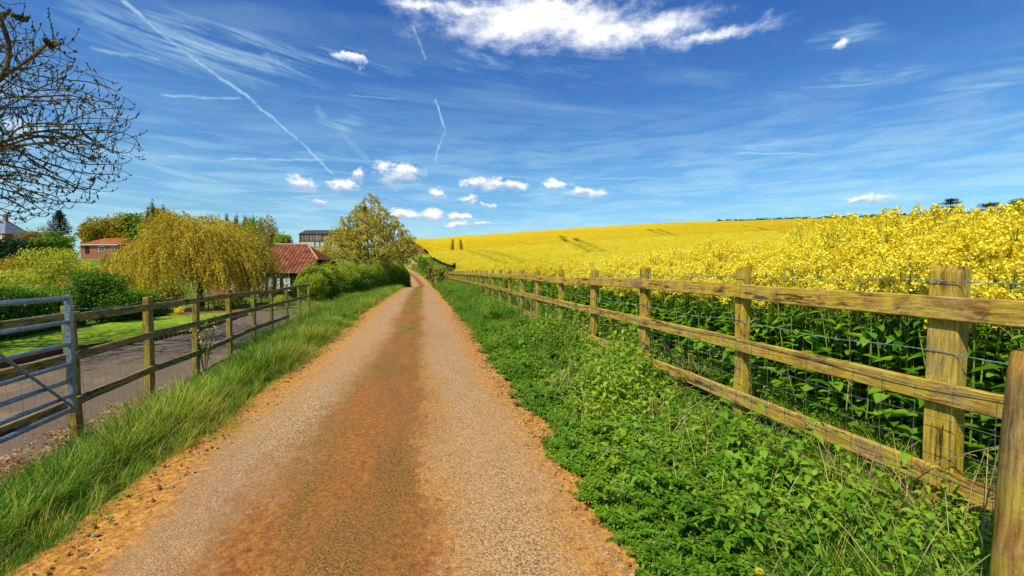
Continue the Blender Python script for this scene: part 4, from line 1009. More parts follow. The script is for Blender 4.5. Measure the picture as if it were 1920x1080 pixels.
def lobes(n, rx, rz, lr, flat=1.):
    c = rdir(n)*(rng.random(n)**.45)[:, None]*np.array([rx-lr*.6, rx-lr*.6, rz-lr*.6]); return c
def leafy(name, label, cat, base, h, rx, mat, nleaf, lsize, nl=22, lr=.38, trunk=.0, clear=.12, group=None, barkm=None, top=0., twigs=0, shape=1., ry=None):
    """tree or shrub: tapered trunk with limbs, leaves gathered in uneven clumps"""
    base = np.array(base, float); root = empty(name, base, label, cat, group)
    rz = h*(1-clear)/2; cz = h*clear+rz; ry = ry or rx
    c = rdir(nl)*(rng.random(nl)**.4)[:, None]; r_l = lr*(.55+.75*rng.random(nl))
    if top > 0:                                         # pointed crown
        zf = (c[:, 2]+1)/2; c[:, :2] *= (1-top*zf)[:, None]
    cc = c*np.array([rx, ry, rz])*(1-.75*r_l[:, None]); cc[:, 2] += cz
    j = rng.choice(nl, nleaf, p=r_l**2/np.sum(r_l**2)); d = rdir(nleaf); rad = rng.random(nleaf)**.35
    off = d*rad[:, None]*r_l[j][:, None]*np.array([rx, ry, rz*.85])*shape
    P = cc[j]+off; P += rng.normal(0, lsize*.8, P.shape); P[:, 2] = np.maximum(P[:, 2], .05)
    b = NP(); V, F = rleaf(P, lsize*rng.uniform(.6, 1.3, nleaf), .55, .4); b.add(V, F, np.repeat(.65*rng.random(nleaf)+.35*rng.random(nl)[j], 4))
    obj('crown', b.mesh('crown'), mat, root)
    tr = MB(); R0 = trunk or h*.022; top_ = np.array([0, 0, h*.72]); q = np.linspace(0, 1, 6)[:, None]
    tr.tube(np.hstack([rng.normal(0, h*.008, (6, 2)), q*h*.75-.15*(q == 0)]), R0*(1-.8*q[:, 0]), 8, cap=False)
    for i in range(nl):
        z0 = min(max(cc[i][2]*random.uniform(.35, .7), h*clear*.5), h*.7); s0 = np.array([0, 0, z0]); e = cc[i]; m_ = (s0+e)/2+np.array([0, 0, .05*h])
        tr.tube(np.array([s0, m_, e]), [R0*.42, R0*.28, R0*.10], 5, cap=False)
        for k in range(twigs):
            e2 = e+rdir(1)[0]*np.array([rx, ry, rz])*r_l[i]*1.15; e2[2] = max(e2[2], e[2]*.8); tr.tube(np.array([m_*.3+e*.7, (e+e2)/2, e2]), [R0*.16, R0*.1, R0*.05], 3, cap=False)
    tr.build('trunk', barkm or M['bark'], root)
    return root
def spec(px, ytop, ybot, wpx, d, gz=None):
    """real base point, height and half width of something surveyed in the photograph"""
    g = ground_at(px, d); zt = at(px, ytop, d)[2]; return g, zt-g[2], wpx/2/FPX*d

# golden willow: trunk, arching limbs and hanging strands
def willow(name, label, px, ytop, wpx, d, ns, nleaf, group):
    g, h, rx = spec(px, ytop, 570, wpx, d); root = empty(name, g, label, 'tree', group)
    tr = MB(); R0 = .22; q = np.linspace(0, 1, 7)[:, None]
    tr.tube(np.hstack([.12*np.sin(q*3), .06*np.cos(q*4), q*h*.5-.15*(q == 0)]), R0*(1-.45*q[:, 0]), 10, cap=False)
    heads = []
    for i in range(34):
        a = i*2.4; rr_ = rx*(.25+.7*math.sqrt((i+.5)/34)); zt = h*(.95-.40*(rr_/rx)**2.2)+random.gauss(0, .035*h)
        e = np.array([rr_*math.cos(a), rr_*.8*math.sin(a), zt-.25]); s0 = np.array([.1, .05, h*random.uniform(.3, .5)]); m_ = s0*.45+e*.55+np.array([0, 0, h*.14])
        P = np.array([s0, (s0+m_)/2+np.array([0, 0, .05*h]), m_, (m_+e)/2+np.array([0, 0, .03*h]), e]); tr.tube(P, [R0*.42, R0*.34, R0*.22, R0*.14, R0*.06], 6, cap=False); heads += [P[2], P[3], P[4], P[4]]
    tr.build('trunk', M['bark'], root)
    b = NP(); st_ = MB(); heads = np.array(heads)
    for i in range(ns):
        h0 = heads[random.randrange(len(heads))]; a = math.atan2(h0[1], h0[0])+random.gauss(0, .9); p0 = h0+rng.normal(0, 1, 3)*np.array([.11*rx, .11*rx, .05*h])
        rr_ = np.hypot(p0[0], p0[1])/rx; L = min(p0[2]-random.uniform(.2, .22*h+.25), h*random.uniform(.08, .38)+h*.55*rr_*random.random()**1.3); 
        if L < .2 or vn(np.array([p0[0]]), np.array([p0[2]*1.3+p0[1]]), 1.0, 91)[0] < -.38: continue
        k = 7; qq = np.linspace(0, 1, k); out_ = np.array([math.cos(a), math.sin(a), 0]); spread = random.uniform(.10, .60)*L
        P = p0+np.outer(spread*np.sin(qq*PI*.55), out_)+np.outer(.10*h*np.sin(qq*PI*.9)*random.random()*.7-L*qq**1.5, [0, 0, 1])
        P[:, 0] += .09*np.sin(qq*5+i)*qq**.5; P[:, 1] += .07*np.cos(qq*4+i*2); wind = random.uniform(0, .22)*L; P[:, 0] += wind*qq**2
        if i % 4 == 0: st_.tube(P, .006, 3, cap=False)
        nn = nleaf; f = rng.random(nn)*(k-1); fi = f.astype(int).clip(0, k-2); fr = (f-fi)[:, None]; Cn = P[fi]*(1-fr)+P[fi+1]*fr+rng.normal(0, .028, (nn, 3))
        T = P[fi+1]-P[fi]; T /= np.linalg.norm(T, axis=1)[:, None]; U = T+rng.normal(0, .3, T.shape); U /= np.linalg.norm(U, axis=1)[:, None]; Vv = np.cross(U, rdir(nn)); Vv /= np.linalg.norm(Vv, axis=1)[:, None]
        s = rng.uniform(.03, .065, nn)[:, None]; V, F = rhomb(Cn, U*s, Vv*s*.32); b.add(V, F, np.repeat(np.clip(.6*random.random()+.4*rng.random(nn), 0, 1), 4))
    st_.build('strands', M['bark_y'], root); obj('crown', b.mesh('crown'), L_['willow'], root)
willow('willow_tree', 'large golden weeping willow with a dark trunk in the middle of the garden', 372, 398, 214, 24, 2600, 52, 'willows in the garden')
willow('willow_tree', 'golden weeping willow beside and partly over the tiled barn roof', 444, 410, 100, 27, 1200, 48, 'willows in the garden')

# the young tree above the hedge
def hedge_tree():
    d = 46.; g, h, rx = spec(702, 360, 500, 170, d); root = empty('young_tree', g, 'pale leafed young tree with a pointed crown rising behind the clipped hedge', 'tree')
    n = 2600; v = rdir(n)*(rng.random(n)**.38)[:, None]; A = v*np.array([rx*1.12, rx*.95, h*.385]); zf = (A[:, 2]/(h*.385)+1)/2
    A[:, :2] *= (1.16-1.28*np.maximum(zf-.22, 0)**.9)[:, None]; A[:, 2] += h*.605; A[:, 0] -= .05*rx
    A = A[vn(A[:, 0]+A[:, 2], A[:, 1]+A[:, 2]*.8, 1.2, 77) > -.5]
    N, par = colonise(np.zeros(3), A, .24, 2.6, .30, 110, bias=(0, 0, .25), wander=.12, seeds=[[np.zeros(3), np.array([0, 0, h*.2])]])
    b, tips, rad, load = skeleton(N, par, .016, .42, 4, .2); b.build('trunk', M['bark_y'], root)
    k = np.nonzero((load < 6) & (np.arange(len(N)) > 0))[0]; per = 19; j = np.repeat(k, per); dirs = N[j]-N[par[j]]; dirs /= np.linalg.norm(dirs, axis=1)[:, None]+1e-9
    Cn = N[j]+dirs*rng.uniform(0, .32, len(j))[:, None]+rng.normal(0, .075, (len(j), 3)); b2 = NP(); V, F = rleaf(Cn, rng.uniform(.055, .10, len(j)), .55, .6)
    b2.add(V, F, np.repeat(rng.random(len(j)), 4)); obj('crown', b2.mesh('crown'), L_['cherry'], root)
hedge_tree()

def hedge(name, label, path, wd, ht, mat, n, ls, group=None, rag=.12, core=(.06, .09, .015), hz=None):
    """clipped hedge along a ground path: dense twiggy core with a leafy surface"""
    path = np.array(path, float); s = np.r_[0, np.cumsum(np.hypot(*np.diff(path, axis=0).T))]; L = s[-1]
    def pos(q): return np.stack([np.interp(q, s, path[:, 0]), np.interp(q, s, path[:, 1])], -1)
    T = lambda q: (pos(np.minimum(q+.3, L))-pos(np.maximum(q-.3, 0)))
    c0 = pos(np.array([L/2]))[0]; base = np.array([c0[0], c0[1], h1(*c0)]); root = empty(name, base, label, 'hedge', group)
    def world(q, a, z):                                  # a across (-1..1), z height fraction
        t_ = T(q); t_ = t_/np.linalg.norm(t_, axis=1)[:, None]; nn = np.stack([-t_[:, 1], t_[:, 0]], -1); p = pos(q)
        wv = wd/2*(1+rag*vn(q, z*3, 1.3, 81))*(1-.25*np.maximum(z-.75, 0)*4); hv = (ht if hz is None else np.interp(q, np.linspace(0, L, len(hz)), hz))*(1+rag*.6*vn(q, a*2, 1.7, 82)-.26*np.abs(a)**2.5)
        xy = p+nn*(a*wv)[:, None]; g = H(xy[:, 0], xy[:, 1]); return np.stack([xy[:, 0], xy[:, 1], g+z*hv], -1)
    k = 60; prof = [(-.82, 0), (-.88, .35), (-.85, .7), (-.6, .86), (0, .90), (.6, .86), (.85, .7), (.88, .35), (.82, 0)]
    Q = np.linspace(.12, L-.12, k); V = np.vstack([world(Q, np.full(k, a), np.full(k, z)) for a, z in prof])-base
    i = np.arange(len(prof)*k).reshape(len(prof), k); F = np.stack([i[:-1, :-1], i[:-1, 1:], i[1:, 1:], i[1:, :-1]], -1).reshape(-1, 4).tolist()
    F += [tuple(i[:, 0]), tuple(i[:, -1][::-1])]
    b = MB(); b.add(V, F); b.build('branches', plainmat('dense hedge twigs', core, tuple(c*1.8 for c in core), 3., 1., 0, .6, 0.), root)
    face = rng.random(n); q = rng.random(n)*L; a = rng.uniform(-1, 1, n); z = rng.random(n)
    side = face < .50; top_ = face > .62; end = ~side & ~top_
    a = np.where(side, np.sign(a)*(1-.10*rng.random(n)), a); z = np.where(top_, 1-.12*rng.random(n)**2, z); q = np.where(end, np.where(rng.random(n) < .5, rng.random(n)*.25, L-rng.random(n)*.25), q)
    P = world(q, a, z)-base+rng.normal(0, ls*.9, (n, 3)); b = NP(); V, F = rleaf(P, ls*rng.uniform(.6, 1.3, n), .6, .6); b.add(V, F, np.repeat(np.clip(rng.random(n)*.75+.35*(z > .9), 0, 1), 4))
    m_ = n//14; q2 = rng.random(m_)*L; a2 = rng.uniform(-1, 1, m_); P2_ = world(q2, a2, np.ones(m_))-base; hh = rng.random(m_)**2*.35
    for kk in range(3):
        P3 = P2_.copy(); P3[:, 2] += hh*kk/2.; V, F = rleaf(P3, ls*rng.uniform(.6, 1.1, m_), .5, 0.); b.add(V, F, np.repeat(.4+.6*rng.random(m_), 4))
    obj('leaves', b.mesh('leaves'), mat, root); return root
# tall clipped hedge by the lane
hp = [at(606, 540, 27.5)[:2]+np.array([-.9, 0]), at(640, 540, 31)[:2]+np.array([-.95, 0]), at(700, 540, 39)[:2]+np.array([-1., 0]), at(740, 540, 47)[:2]+np.array([-1., 0]), at(768, 540, 56)[:2]+np.array([-1., 0])]
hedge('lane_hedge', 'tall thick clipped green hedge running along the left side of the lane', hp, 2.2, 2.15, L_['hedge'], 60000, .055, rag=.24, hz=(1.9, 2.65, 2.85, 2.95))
# shrubby skirt at the near end of that hedge
g, h, rx = spec(586, 512, 590, 66, 26.); leafy('leafy_shrub', 'loose leafy shrub at the near end of the tall hedge behind the wooden fence', 'shrub', g, h, rx, L_['hedge'], 9000, .05, 26, .42, .03, .03)
g, h, rx = spec(530, 552, 590, 40, 23.); leafy('leafy_shrub', 'low pale shrub growing through the far end of the left wooden fence', 'shrub', g, h, rx, L_['hedge'], 3500, .04, 16, .42, .02, .03)
# garden hedges and shrubs on the left
hedge('garden_hedge', 'low dark green hedge behind the lawn at the far left', [gpt(-420, 690), gpt(-40, 640), gpt(60, 622), gpt(118, 611)], 1.5, 1.35, L_['bush'], 22000, .045, 'garden hedges behind the lawn', core=(.012, .03, .006))
hedge('garden_hedge', 'low dark green hedge between the round bush and the willow', [gpt(190, 602), gpt(292, 590)], 1.3, 1.05, L_['bush'], 9000, .045, 'garden hedges behind the lawn', core=(.012, .03, .006))
g, h, rx = spec(188, 503, 610, 120, 16.6); leafy('round_bush', 'rounded fresh green bush standing proud of the garden hedges', 'bush', g, h, rx, L_['bush'], 15000, .045, 34, .40, .04, .02)
for (px, yt, wp, d, m_, n, ls, lab, nm, cl) in [
    (92, 452, 118, 30, 'lime', 7000, .075, 'yellow green twiggy shrub nearest to the metal gate', 'garden_shrub', .08),
    (30, 500, 110, 24, 'lime', 6500, .06, 'low pale green shrub at the left edge behind the dark hedge', 'garden_shrub', .02),
    (200, 486, 110, 33, 'amber', 6500, .07, 'brownish twiggy shrub below the red tiled brick house', 'garden_shrub', .08),
    (245, 505, 90, 27, 'amber', 5000, .06, 'low amber shrub beside the trunk of the big willow', 'garden_shrub', .05),
    (130, 515, 70, 23, 'reed', 3500, .05, 'tawny shrub just behind the round green bush', 'garden_shrub', .02),
    (20, 470, 90, 36, 'amber', 5000, .08, 'amber shrub at the left edge below the dark evergreen', 'garden_shrub', .05),
    (160, 486, 90, 40, 'lime', 5000, .09, 'yellow green shrub in front of the left end of the brick house', 'garden_shrub', .05),
    (262, 490, 70, 38, 'amber', 5500, .08, 'amber shrub at the left shoulder of the big willow', 'garden_shrub', .05),
    (70, 525, 90, 21, 'reed', 5000, .045, 'pale tawny reedy shrub just behind the gate and dark hedge', 'garden_shrub', .02),
    (150, 472, 84, 46, 'lime', 5500, .10, 'tall loose yellow green shrub below the left corner of the brick house', 'garden_shrub', .05),
    (222, 474, 84, 45, 'amber', 5500, .10, 'tall amber shrub below the window of the brick house', 'garden_shrub', .05),
    (100, 488, 90, 34, 'amber', 5500, .08, 'olive amber shrub behind the tawny reeds', 'garden_shrub', .05),
    (20, 520, 80, 22, 'lime', 5000, .05, 'lime green shrub rising over the dark hedge at the left edge', 'garden_shrub', .02),
    (255, 528, 70, 24, 'lime', 4500, .055, 'lime green shrub between the round bush and the willow trunk', 'garden_shrub', .02),
    (310, 530, 80, 23, 'lime', 4200, .05, 'low yellow green shrub under the willow on its left', 'garden_shrub', .02),
    (430, 545, 80, 24, 'lime', 3600, .05, 'low yellow green shrub under the willow on its right', 'garden_shrub', .02)]:
    g, h, rx = spec(px, yt, 0, wp, d); leafy(nm, lab, 'shrub', g, h, rx, L_[m_], n, ls, 26, .36, .05, cl, 'garden shrubs beyond the lawn', M['bark_y'], 0, 3)
for (px, yt, wp, d, m_, n, ls, lab, nm, cl, tp_) in [
    (22, 441, 80, 58, 'dark', 6000, .16, 'dark evergreen tree below the slate roofed house', 'garden_tree', .05, 0),
    (104, 433, 92, 62, 'green', 9000, .17, 'broad green tree left of the brick house', 'garden_tree', .05, 0),
    (62, 428, 70, 70, 'brown', 4000, .15, 'brownish budding tree between the slate roof and the conifer', 'garden_tree', .1, 0),
    (95, 422, 60, 80, 'brown', 3500, .15, 'bare topped tree right beside the tiered conifer', 'garden_tree', .1, 0),
    (208, 398, 84, 128, 'amber', 8500, .33, 'amber leafed tree rising behind the brick house', 'background_tree', .05, 0),
    (226, 397, 36, 140, 'dark', 2500, .33, 'small dark treetop behind the amber tree', 'background_tree', .05, 0),
    (262, 390, 90, 132, 'green', 8500, .34, 'green tree between the amber tree and the willow', 'background_tree', .05, 0),
    (330, 385, 90, 60, 'willow', 7000, .16, 'golden crown showing directly behind the top of the big willow', 'background_tree', .05, 0),
    (505, 402, 66, 62, 'brown', 8000, .15, 'brown budding tree between the second willow and the dark barn', 'background_tree', .05, .1),
    (532, 422, 46, 60, 'green', 6000, .15, 'green tree just left of the dark timber barn', 'background_tree', .05, .2),
    (180, 410, 50, 120, 'amber', 4500, .3, 'golden tree at the left end of the band behind the brick house', 'background_tree', .02, 0),
    (300, 384, 60, 110, 'amber', 6000, .28, 'golden tree just behind the trio of poplars', 'background_tree', .05, 0),
    (400, 392, 90, 80, 'willow', 7000, .2, 'golden crown showing above the middle of the willows', 'background_tree', .05, 0),
    (452, 400, 70, 84, 'amber', 6000, .2, 'amber crown showing behind the smaller willow', 'background_tree', .05, 0),
    (478, 398, 50, 66, 'green', 5000, .16, 'green treetop behind the right side of the second willow', 'background_tree', .05, 0)]:
    g, h, rx = spec(px, yt, 0, wp, d); leafy(nm, lab, 'tree', g, h, rx, L_[m_], n, ls, 30, .36, 0, cl, 'trees behind the garden', None, tp_, 2)
# slender poplars
for i, (px, yt, wp, d, lab) in enumerate([(281, 364, 9, 95, 'first slender poplar from the left, the tallest of its trio'), (291, 363, 9, 95, 'second slender poplar in the trio left of the willow top'), (311, 372, 9, 97, 'shorter third poplar just left of the willow top'),
        (428, 392, 9, 110, 'thin poplar above the gap between the willows'), (446, 391, 9, 112, 'thin poplar directly above the second willow'), (463, 393, 10, 110, 'thin poplar between the second willow and the brown tree'), (477, 394, 9, 112, 'thin poplar just left of the brown budding tree'), (492, 400, 9, 112, 'thin poplar behind the brown budding tree')]):
    g, h, rx = spec(px, yt, 0, wp, d); leafy('poplar_tree', lab, 'tree', g, h, rx*1.2, L_['brown'], 1500, .16, 26, .55, .12, .05, 'slender poplars on the skyline', None, .5, 2, .8)
def conifer(label, px, ytop, wpx, d, mat, tiers, flat=False, group=None, ybot=None):
    g, h, rx = spec(px, ytop, 0, wpx, d); root = empty('conifer_tree', g, label, 'conifer', group); tr = MB()
    tr.tube(np.array([[0, 0, -.1], [.02*h, 0, h*.5], [0, 0, h]]), [h*.025, h*.018, h*.004], 7, cap=False); b = NP(); zlo = .15 if ybot is None else (at(px, ybot, d)[2]-g[2])/h
    for i in range(tiers):
        f = (i+.5)/tiers; z = h*(zlo+(1-zlo)*f)+(random.gauss(0, .02*h) if flat else 0); R_ = rx*((1-f)**.75+.06) if not flat else rx*(.45+.55*math.sin((f*.9+.15)*PI))*(1-.2*f)
        for k in range(8):
            a = k*PI/4+i*.9+random.gauss(0, .15); L = R_*random.uniform(.4 if flat else .65, 1.15); e = np.array([math.cos(a)*L, math.sin(a)*L, z-(.06 if flat else .14)*L+.05*L]); s0 = np.array([0, 0, z])
            tr.tube(np.array([s0, e]), [h*.007, h*.002], 3, cap=False); n = 110 if flat else 46; f2 = rng.random(n)[:, None]**.8; C_ = s0+(e-s0)*f2+rng.normal(0, 1, (n, 3))*np.array([.10*L, .10*L, h*(.022 if flat else .008)])
            C_[:, 2] += .03*h*(f2[:, 0]**2)*(1 if not flat else .3); V, F = rleaf(C_, h*.016*rng.uniform(.6, 1.3, n), .4, 2.); b.add(V, F, np.repeat(rng.random(n), 4))
    tr.build('trunk', M['bark_d'], root); obj('crown', b.mesh('crown'), mat, root)
conifer('spiky tiered conifer on the left skyline beside the slate roofed house', 117, 396, 46, 88, L_['cedar'], 13, ybot=440)
conifer('flat topped pine on the right skyline behind the tallest rapeseed', 1776, 372, 46, 235, L_['cedar'], 5, True, 'dark conifers on the right skyline', 408)
conifer('spreading dark cedar on the right skyline with long left branches', 1850, 379, 80, 230, L_['cedar'], 6, True, 'dark conifers on the right skyline', 412)
conifer('dark cedar at the very right edge of the skyline', 1925, 364, 54, 232, L_['cedar'], 6, True, 'dark conifers on the right skyline', 412)
g, h, rx = spec(1902, 371, 0, 44, 236); leafy('skyline_tree', 'rounded green tree between the cedars on the right skyline', 'tree', g, h, rx, L_['green'], 4000, .5, 26, .4)
g, h, rx = spec(1797, 396, 0, 26, 237); leafy('skyline_tree', 'low bare twiggy tree right beside the flat topped pine on the skyline', 'tree', g, h, rx, L_['brown'], 1500, .35, 20, .4)
crest = [at(px, 540, 252*math.cos(math.atan((px-960)/FPX)))[:2] for px in range(1345, 2000, 40)]
hedge('skyline_hedge', 'long thin dark hedge line along the crest of the yellow hill', crest, 2.5, 3.3, L_['dark'], 9000, .4, hz=(2.6, 4.6), rag=.3)

# banks and shrubs by the far bend of the lane
for (px, yt, wp, d, m_, lab) in [(826, 492, 30, 52, 'hedge', 'green bramble bush where the right fence ends'), (812, 488, 24, 63, 'brown', 'brown bush above the far bend on the right bank'), (800, 478, 26, 72, 'green', 'green bush higher up the right bank of the lane'), (842, 500, 22, 47.5, 'brown', 'brown thorny shrub against the last post of the right fence'), (790, 474, 18, 84, 'green', 'farthest green bush on the right bank near the top of the lane')]:
    g, h, rx = spec(px, yt, 0, wp, d); leafy('bank_shrub', lab, 'shrub', g, max(h, .8), rx, L_[m_], 2600, .09, 18, .42, .04, .02, 'shrubs on the right bank of the far bend', None, 0, 1)
def small_fence(label, a, b, n, hgt, group):
    a = np.array([*a[:2], h1(*a[:2])]); b = np.array([*b[:2], h1(*b[:2])]); c_ = (a+b)/2; root = empty('lane_fence', c_, label, 'fence', group)
    for i in range(n):
        q = i/(n-1); p = a+(b-a)*q; p[2] = h1(p[0], p[1]); o = post_geo(hgt, .12, .12, .3).build('post', M['post_l'], root); o.location = p-c_
    for k in range(3): place_beam(a+np.array([0, 0, hgt*(.3+.28*k)])-c_, b+np.array([0, 0, hgt*(.3+.28*k)])-c_, .05, .13, M['wirepale'], 'rail', root)
small_fence('short pale rail fence on the right bank just past the end of the long fence', at(808, 500, 66), at(818, 500, 60), 3, 1.2, 'short fences at the far bend')
small_fence('short pale rail fence high on the left of the far bend', at(766, 500, 96), at(784, 500, 90), 4, 1.3, 'short fences at the far bend')

# stalks, dandelion, wild plants
def stalks(label, px, py, d, n, h, spread, grp, thick=.003, lean=.35, mat=None):
    p = at(px, py, d); g = np.array([p[0], p[1], h1(p[0], p[1])]); o = MB()
    for i in range(n):
        b0 = np.array([random.gauss(0, spread), random.gauss(0, spread), -.02]); L = h*random.uniform(.55, 1.05); dx = random.gauss(0, lean)*L; dy = random.gauss(0, lean)*L; q = np.linspace(0, 1, 6)
        P = b0+np.outer(q**1.6, [dx, dy, 0])+np.outer(q*L*(1-.25*q*abs(dx)/L), [0, 0, 1]); o.tube(P, np.linspace(thick, thick*.4, 6), 4, cap=False)
        for k in range(2):
            f = random.uniform(.4, .9); s0 = np.array([np.interp(f, q, P[:, j]) for j in range(3)]); e = s0+np.array([random.gauss(0, .10), random.gauss(0, .10), random.uniform(0, .14)])*h; o.tube(np.array([s0, e]), [thick*.5, thick*.25], 3, cap=False)
    r_ = o.build('dead_stalks', mat or M['dry'], None, g); tag(r_, label, 'dead stalks', grp)
DS = 'dry dead stalks along the right fence'
stalks('single tall pale dead stem standing in front of the second gap of the right fence', 1585, 700, 3.02, 1, 1.18, .0, DS, .006, .03)
stalks('tangle of dry stalks heaped at the foot of the nearest square post', 1745, 900, 2.12, 16, .62, .10, DS, .0025, .75)
stalks('dry forked stalks leaning on the lower rail beside the nearest square post', 1625, 860, 2.4, 8, .62, .07, DS, .004, .5)
stalks('bunch of tall dry stems leaning across the fence midway along it', 992, 600, 10.2, 9, 1.45, .12, DS, .007, .25)
stalks('thin dry stems between the second and third posts', 1290, 700, 4.4, 12, .75, .05, DS, .0025, .45)
stalks('dry brown brambles arching beside the round stake', 1830, 880, 1.95, 7, .75, .05, DS, .004, .45)
stalks('small clump of dead stems in the weeds beside the lane', 1130, 740, 5.6, 8, .62, .05, DS, .003, .45)
stalks('dead stems at the foot of the fifth post', 1090, 640, 7.4, 8, .8, .05, DS, .004, .35)
# plant growing against the left fence
p = at(372, 660, 8.4); g = np.array([p[0]+.1, p[1], h1(p[0], p[1])]); root = empty('hedge_sapling', g, 'leafy sapling growing up against the left fence between two posts', 'sapling'); tr = MB(); b = NP()
for i in range(7):
    a = i*.9; L = random.uniform(.65, 1.2); e = np.array([math.cos(a)*.22, math.sin(a)*.22, L]); tr.tube(np.array([[0, 0, -.05], e*.5+[0, 0, .05], e]), [.006, .005, .002], 4, cap=False)
    for k in range(26):
        f = random.uniform(.25, 1.05); V, F = leaf(e*f+rng.normal(0, .02, 3), rdir(1)[0]+[0, 0, .3], up_(), random.uniform(.04, .075), .035); b.add(V, F, random.random())
tr.build('stems', M['bark'], root); obj('leaves', b.mesh('leaves'), L_['lime'], root)
# dandelion
p = at(1424, 1072, 1.75); z = h1(p[0], p[1]); g = np.array([p[0], p[1], z]); root = empty('dandelion', g, 'yellow dandelion flower head at the bottom edge of the right verge', 'flower'); hh = p[2]-z
tr = MB(); tr.tube(np.array([[0, 0, 0], [.01, 0, hh*.6], [0, 0, hh]]), .0022, 5); tr.build('stem', M['stem'], root); b = NP()
for ring in range(5):
    for k in range(18):
        a = k*2*PI/18+ring*.17; el_ = .15+ring*.30; V, F = leaf(np.array([0, 0, hh]), np.array([math.cos(a)*math.cos(el_), math.sin(a)*math.cos(el_), math.sin(el_)]), up_(), .021-.002*ring, .0045, curl=.1); b.add(V, F, random.random())
obj('petals', b.mesh('petals'), M['yellow'], root)
# daffodil-yellow shrub in the garden
g, h, rx = spec(337, 574, 0, 20, 20.5); leafy('yellow_shrub', 'small bright yellow shrub on the far edge of the lawn', 'shrub', g, max(h, .35), rx, M['yellow'], 900, .03, 12, .45, .01, .05)

# ------------------------------------------------------------------ buildings
def tilemat(name, cols, sc=.24, rowh=.30):
    """pantiles: rows down the slope and ribs along it (uses the roof's own UVs in metres)"""
    m, t, out = newmat(name); uv = t.node('ShaderNodeUVMap').outputs[0]; u, v, _ = t.sep(uv)
    cell = t.comb(t.m('FLOOR', t.m('DIVIDE', u, sc)), t.m('FLOOR', t.m('DIVIDE', v, rowh)))
    wn = t.node('ShaderNodeTexWhiteNoise'); wn.noise_dimensions = '2D'; t.l.new(cell, wn.inputs['Vector']); r = wn.outputs['Value']
    n = t.noise(uv, 1.1, 5, .7)
    c = t.ramp(t.m('ADD', t.m('MULTIPLY', r, .5), t.m('MULTIPLY', n, .35)), [(.15, cols[0]), (.5, cols[1]), (.85, cols[2])])
    fu = t.m('FRACT', t.m('DIVIDE', u, sc)); fv = t.m('FRACT', t.m('DIVIDE', v, rowh)); rib = t.m('SINE', t.m('MULTIPLY', fu, PI))
    c = t.mix(t.mr(rib, .10, .75, .85, 0.), c, tuple(x*.25 for x in cols[0]))
    h = t.m('ADD', rib, t.m('MULTIPLY', fv, -.5)); principled(t, out, c, .8, t.bump(h, .8, .05), .2); return m
def plankmat(name, cols, wdt=.2, axis=0):
    m, t, out = newmat(name); o = t.node('ShaderNodeTexCoord').outputs['Object']; s = t.sep(o); q = t.m('ADD', s[0], s[1])
    i = t.m('FLOOR', t.m('DIVIDE', q, wdt)); wn = t.node('ShaderNodeTexWhiteNoise'); wn.noise_dimensions = '1D'; t.l.new(i, wn.inputs['W'])
    c = t.ramp(t.m('ADD', t.m('MULTIPLY', wn.outputs[0], .6), t.m('MULTIPLY', t.noise(t.vm('MULTIPLY', o, (1., 1., .15)), 8, 4), .4)), [(.25, cols[0]), (.75, cols[1])])
    f = t.m('FRACT', t.m('DIVIDE', q, wdt)); c = t.mix(t.mr(t.m('MINIMUM', f, t.m('SUBTRACT', 1., f)), .02, .08, .8, 0.), c, (.01, .008, .005)); principled(t, out, c, .9, None, .1); return m
def brickmat(name, cols, sc=1.):
    m, t, out = newmat(name); o = t.node('ShaderNodeTexCoord').outputs['Object']; s = t.sep(o)
    bt = t.node('ShaderNodeTexBrick'); t.l.new(t.comb(t.m('ADD', s[0], s[1]), s[2]), bt.inputs['Vector']); bt.inputs['Scale'].default_value = 4*sc
    bt.inputs['Color1'].default_value = (*cols[0], 1); bt.inputs['Color2'].default_value = (*cols[1], 1); bt.inputs['Mortar'].default_value = (.42, .34, .26, 1); bt.inputs['Mortar Size'].default_value = .015
    principled(t, out, t.mix(t.mr(t.noise(o, 3, 5, .7), .4, .7, 0., .4), bt.outputs[0], cols[1]), .9, None, .1); return m
red_t = tilemat('red clay pantiles', [(.12, .034, .014), (.24, .066, .026), (.35, .13, .06)], .36, .36); slate_t = tilemat('grey slates', [(.16, .20, .25), (.24, .29, .35), (.34, .40, .45)], .3, .25)
orange_t = tilemat('orange red tiles', [(.30, .07, .015), (.45, .13, .03), (.5, .19, .06)]); sheet_t = tilemat('dark corrugated sheet', [(.045, .05, .055), (.075, .08, .085), (.11, .11, .11)], .5, 2.)
brick_m = brickmat('red brick', [(.38, .12, .04), (.26, .07, .025)]); oakm = plankmat('weathered grey planks', [(.10, .08, .05), (.30, .25, .17)], .35)
blackm = plankmat('black boarding', [(.010, .009, .009), (.03, .027, .024)], .2); winm = plainmat('pale curtained glass', (.62, .68, .62), (.42, .50, .50), 2, .25, 0, 0, .6)
framem = plainmat('white painted frame', (.75, .75, .72), (.65, .65, .6), 5, .5); darkm = plainmat('dark opening', (.012, .010, .009), (.02, .018, .015), 3, .9); concm = plainmat('pale block wall', (.52, .52, .44), (.38, .38, .30), 3, .9)
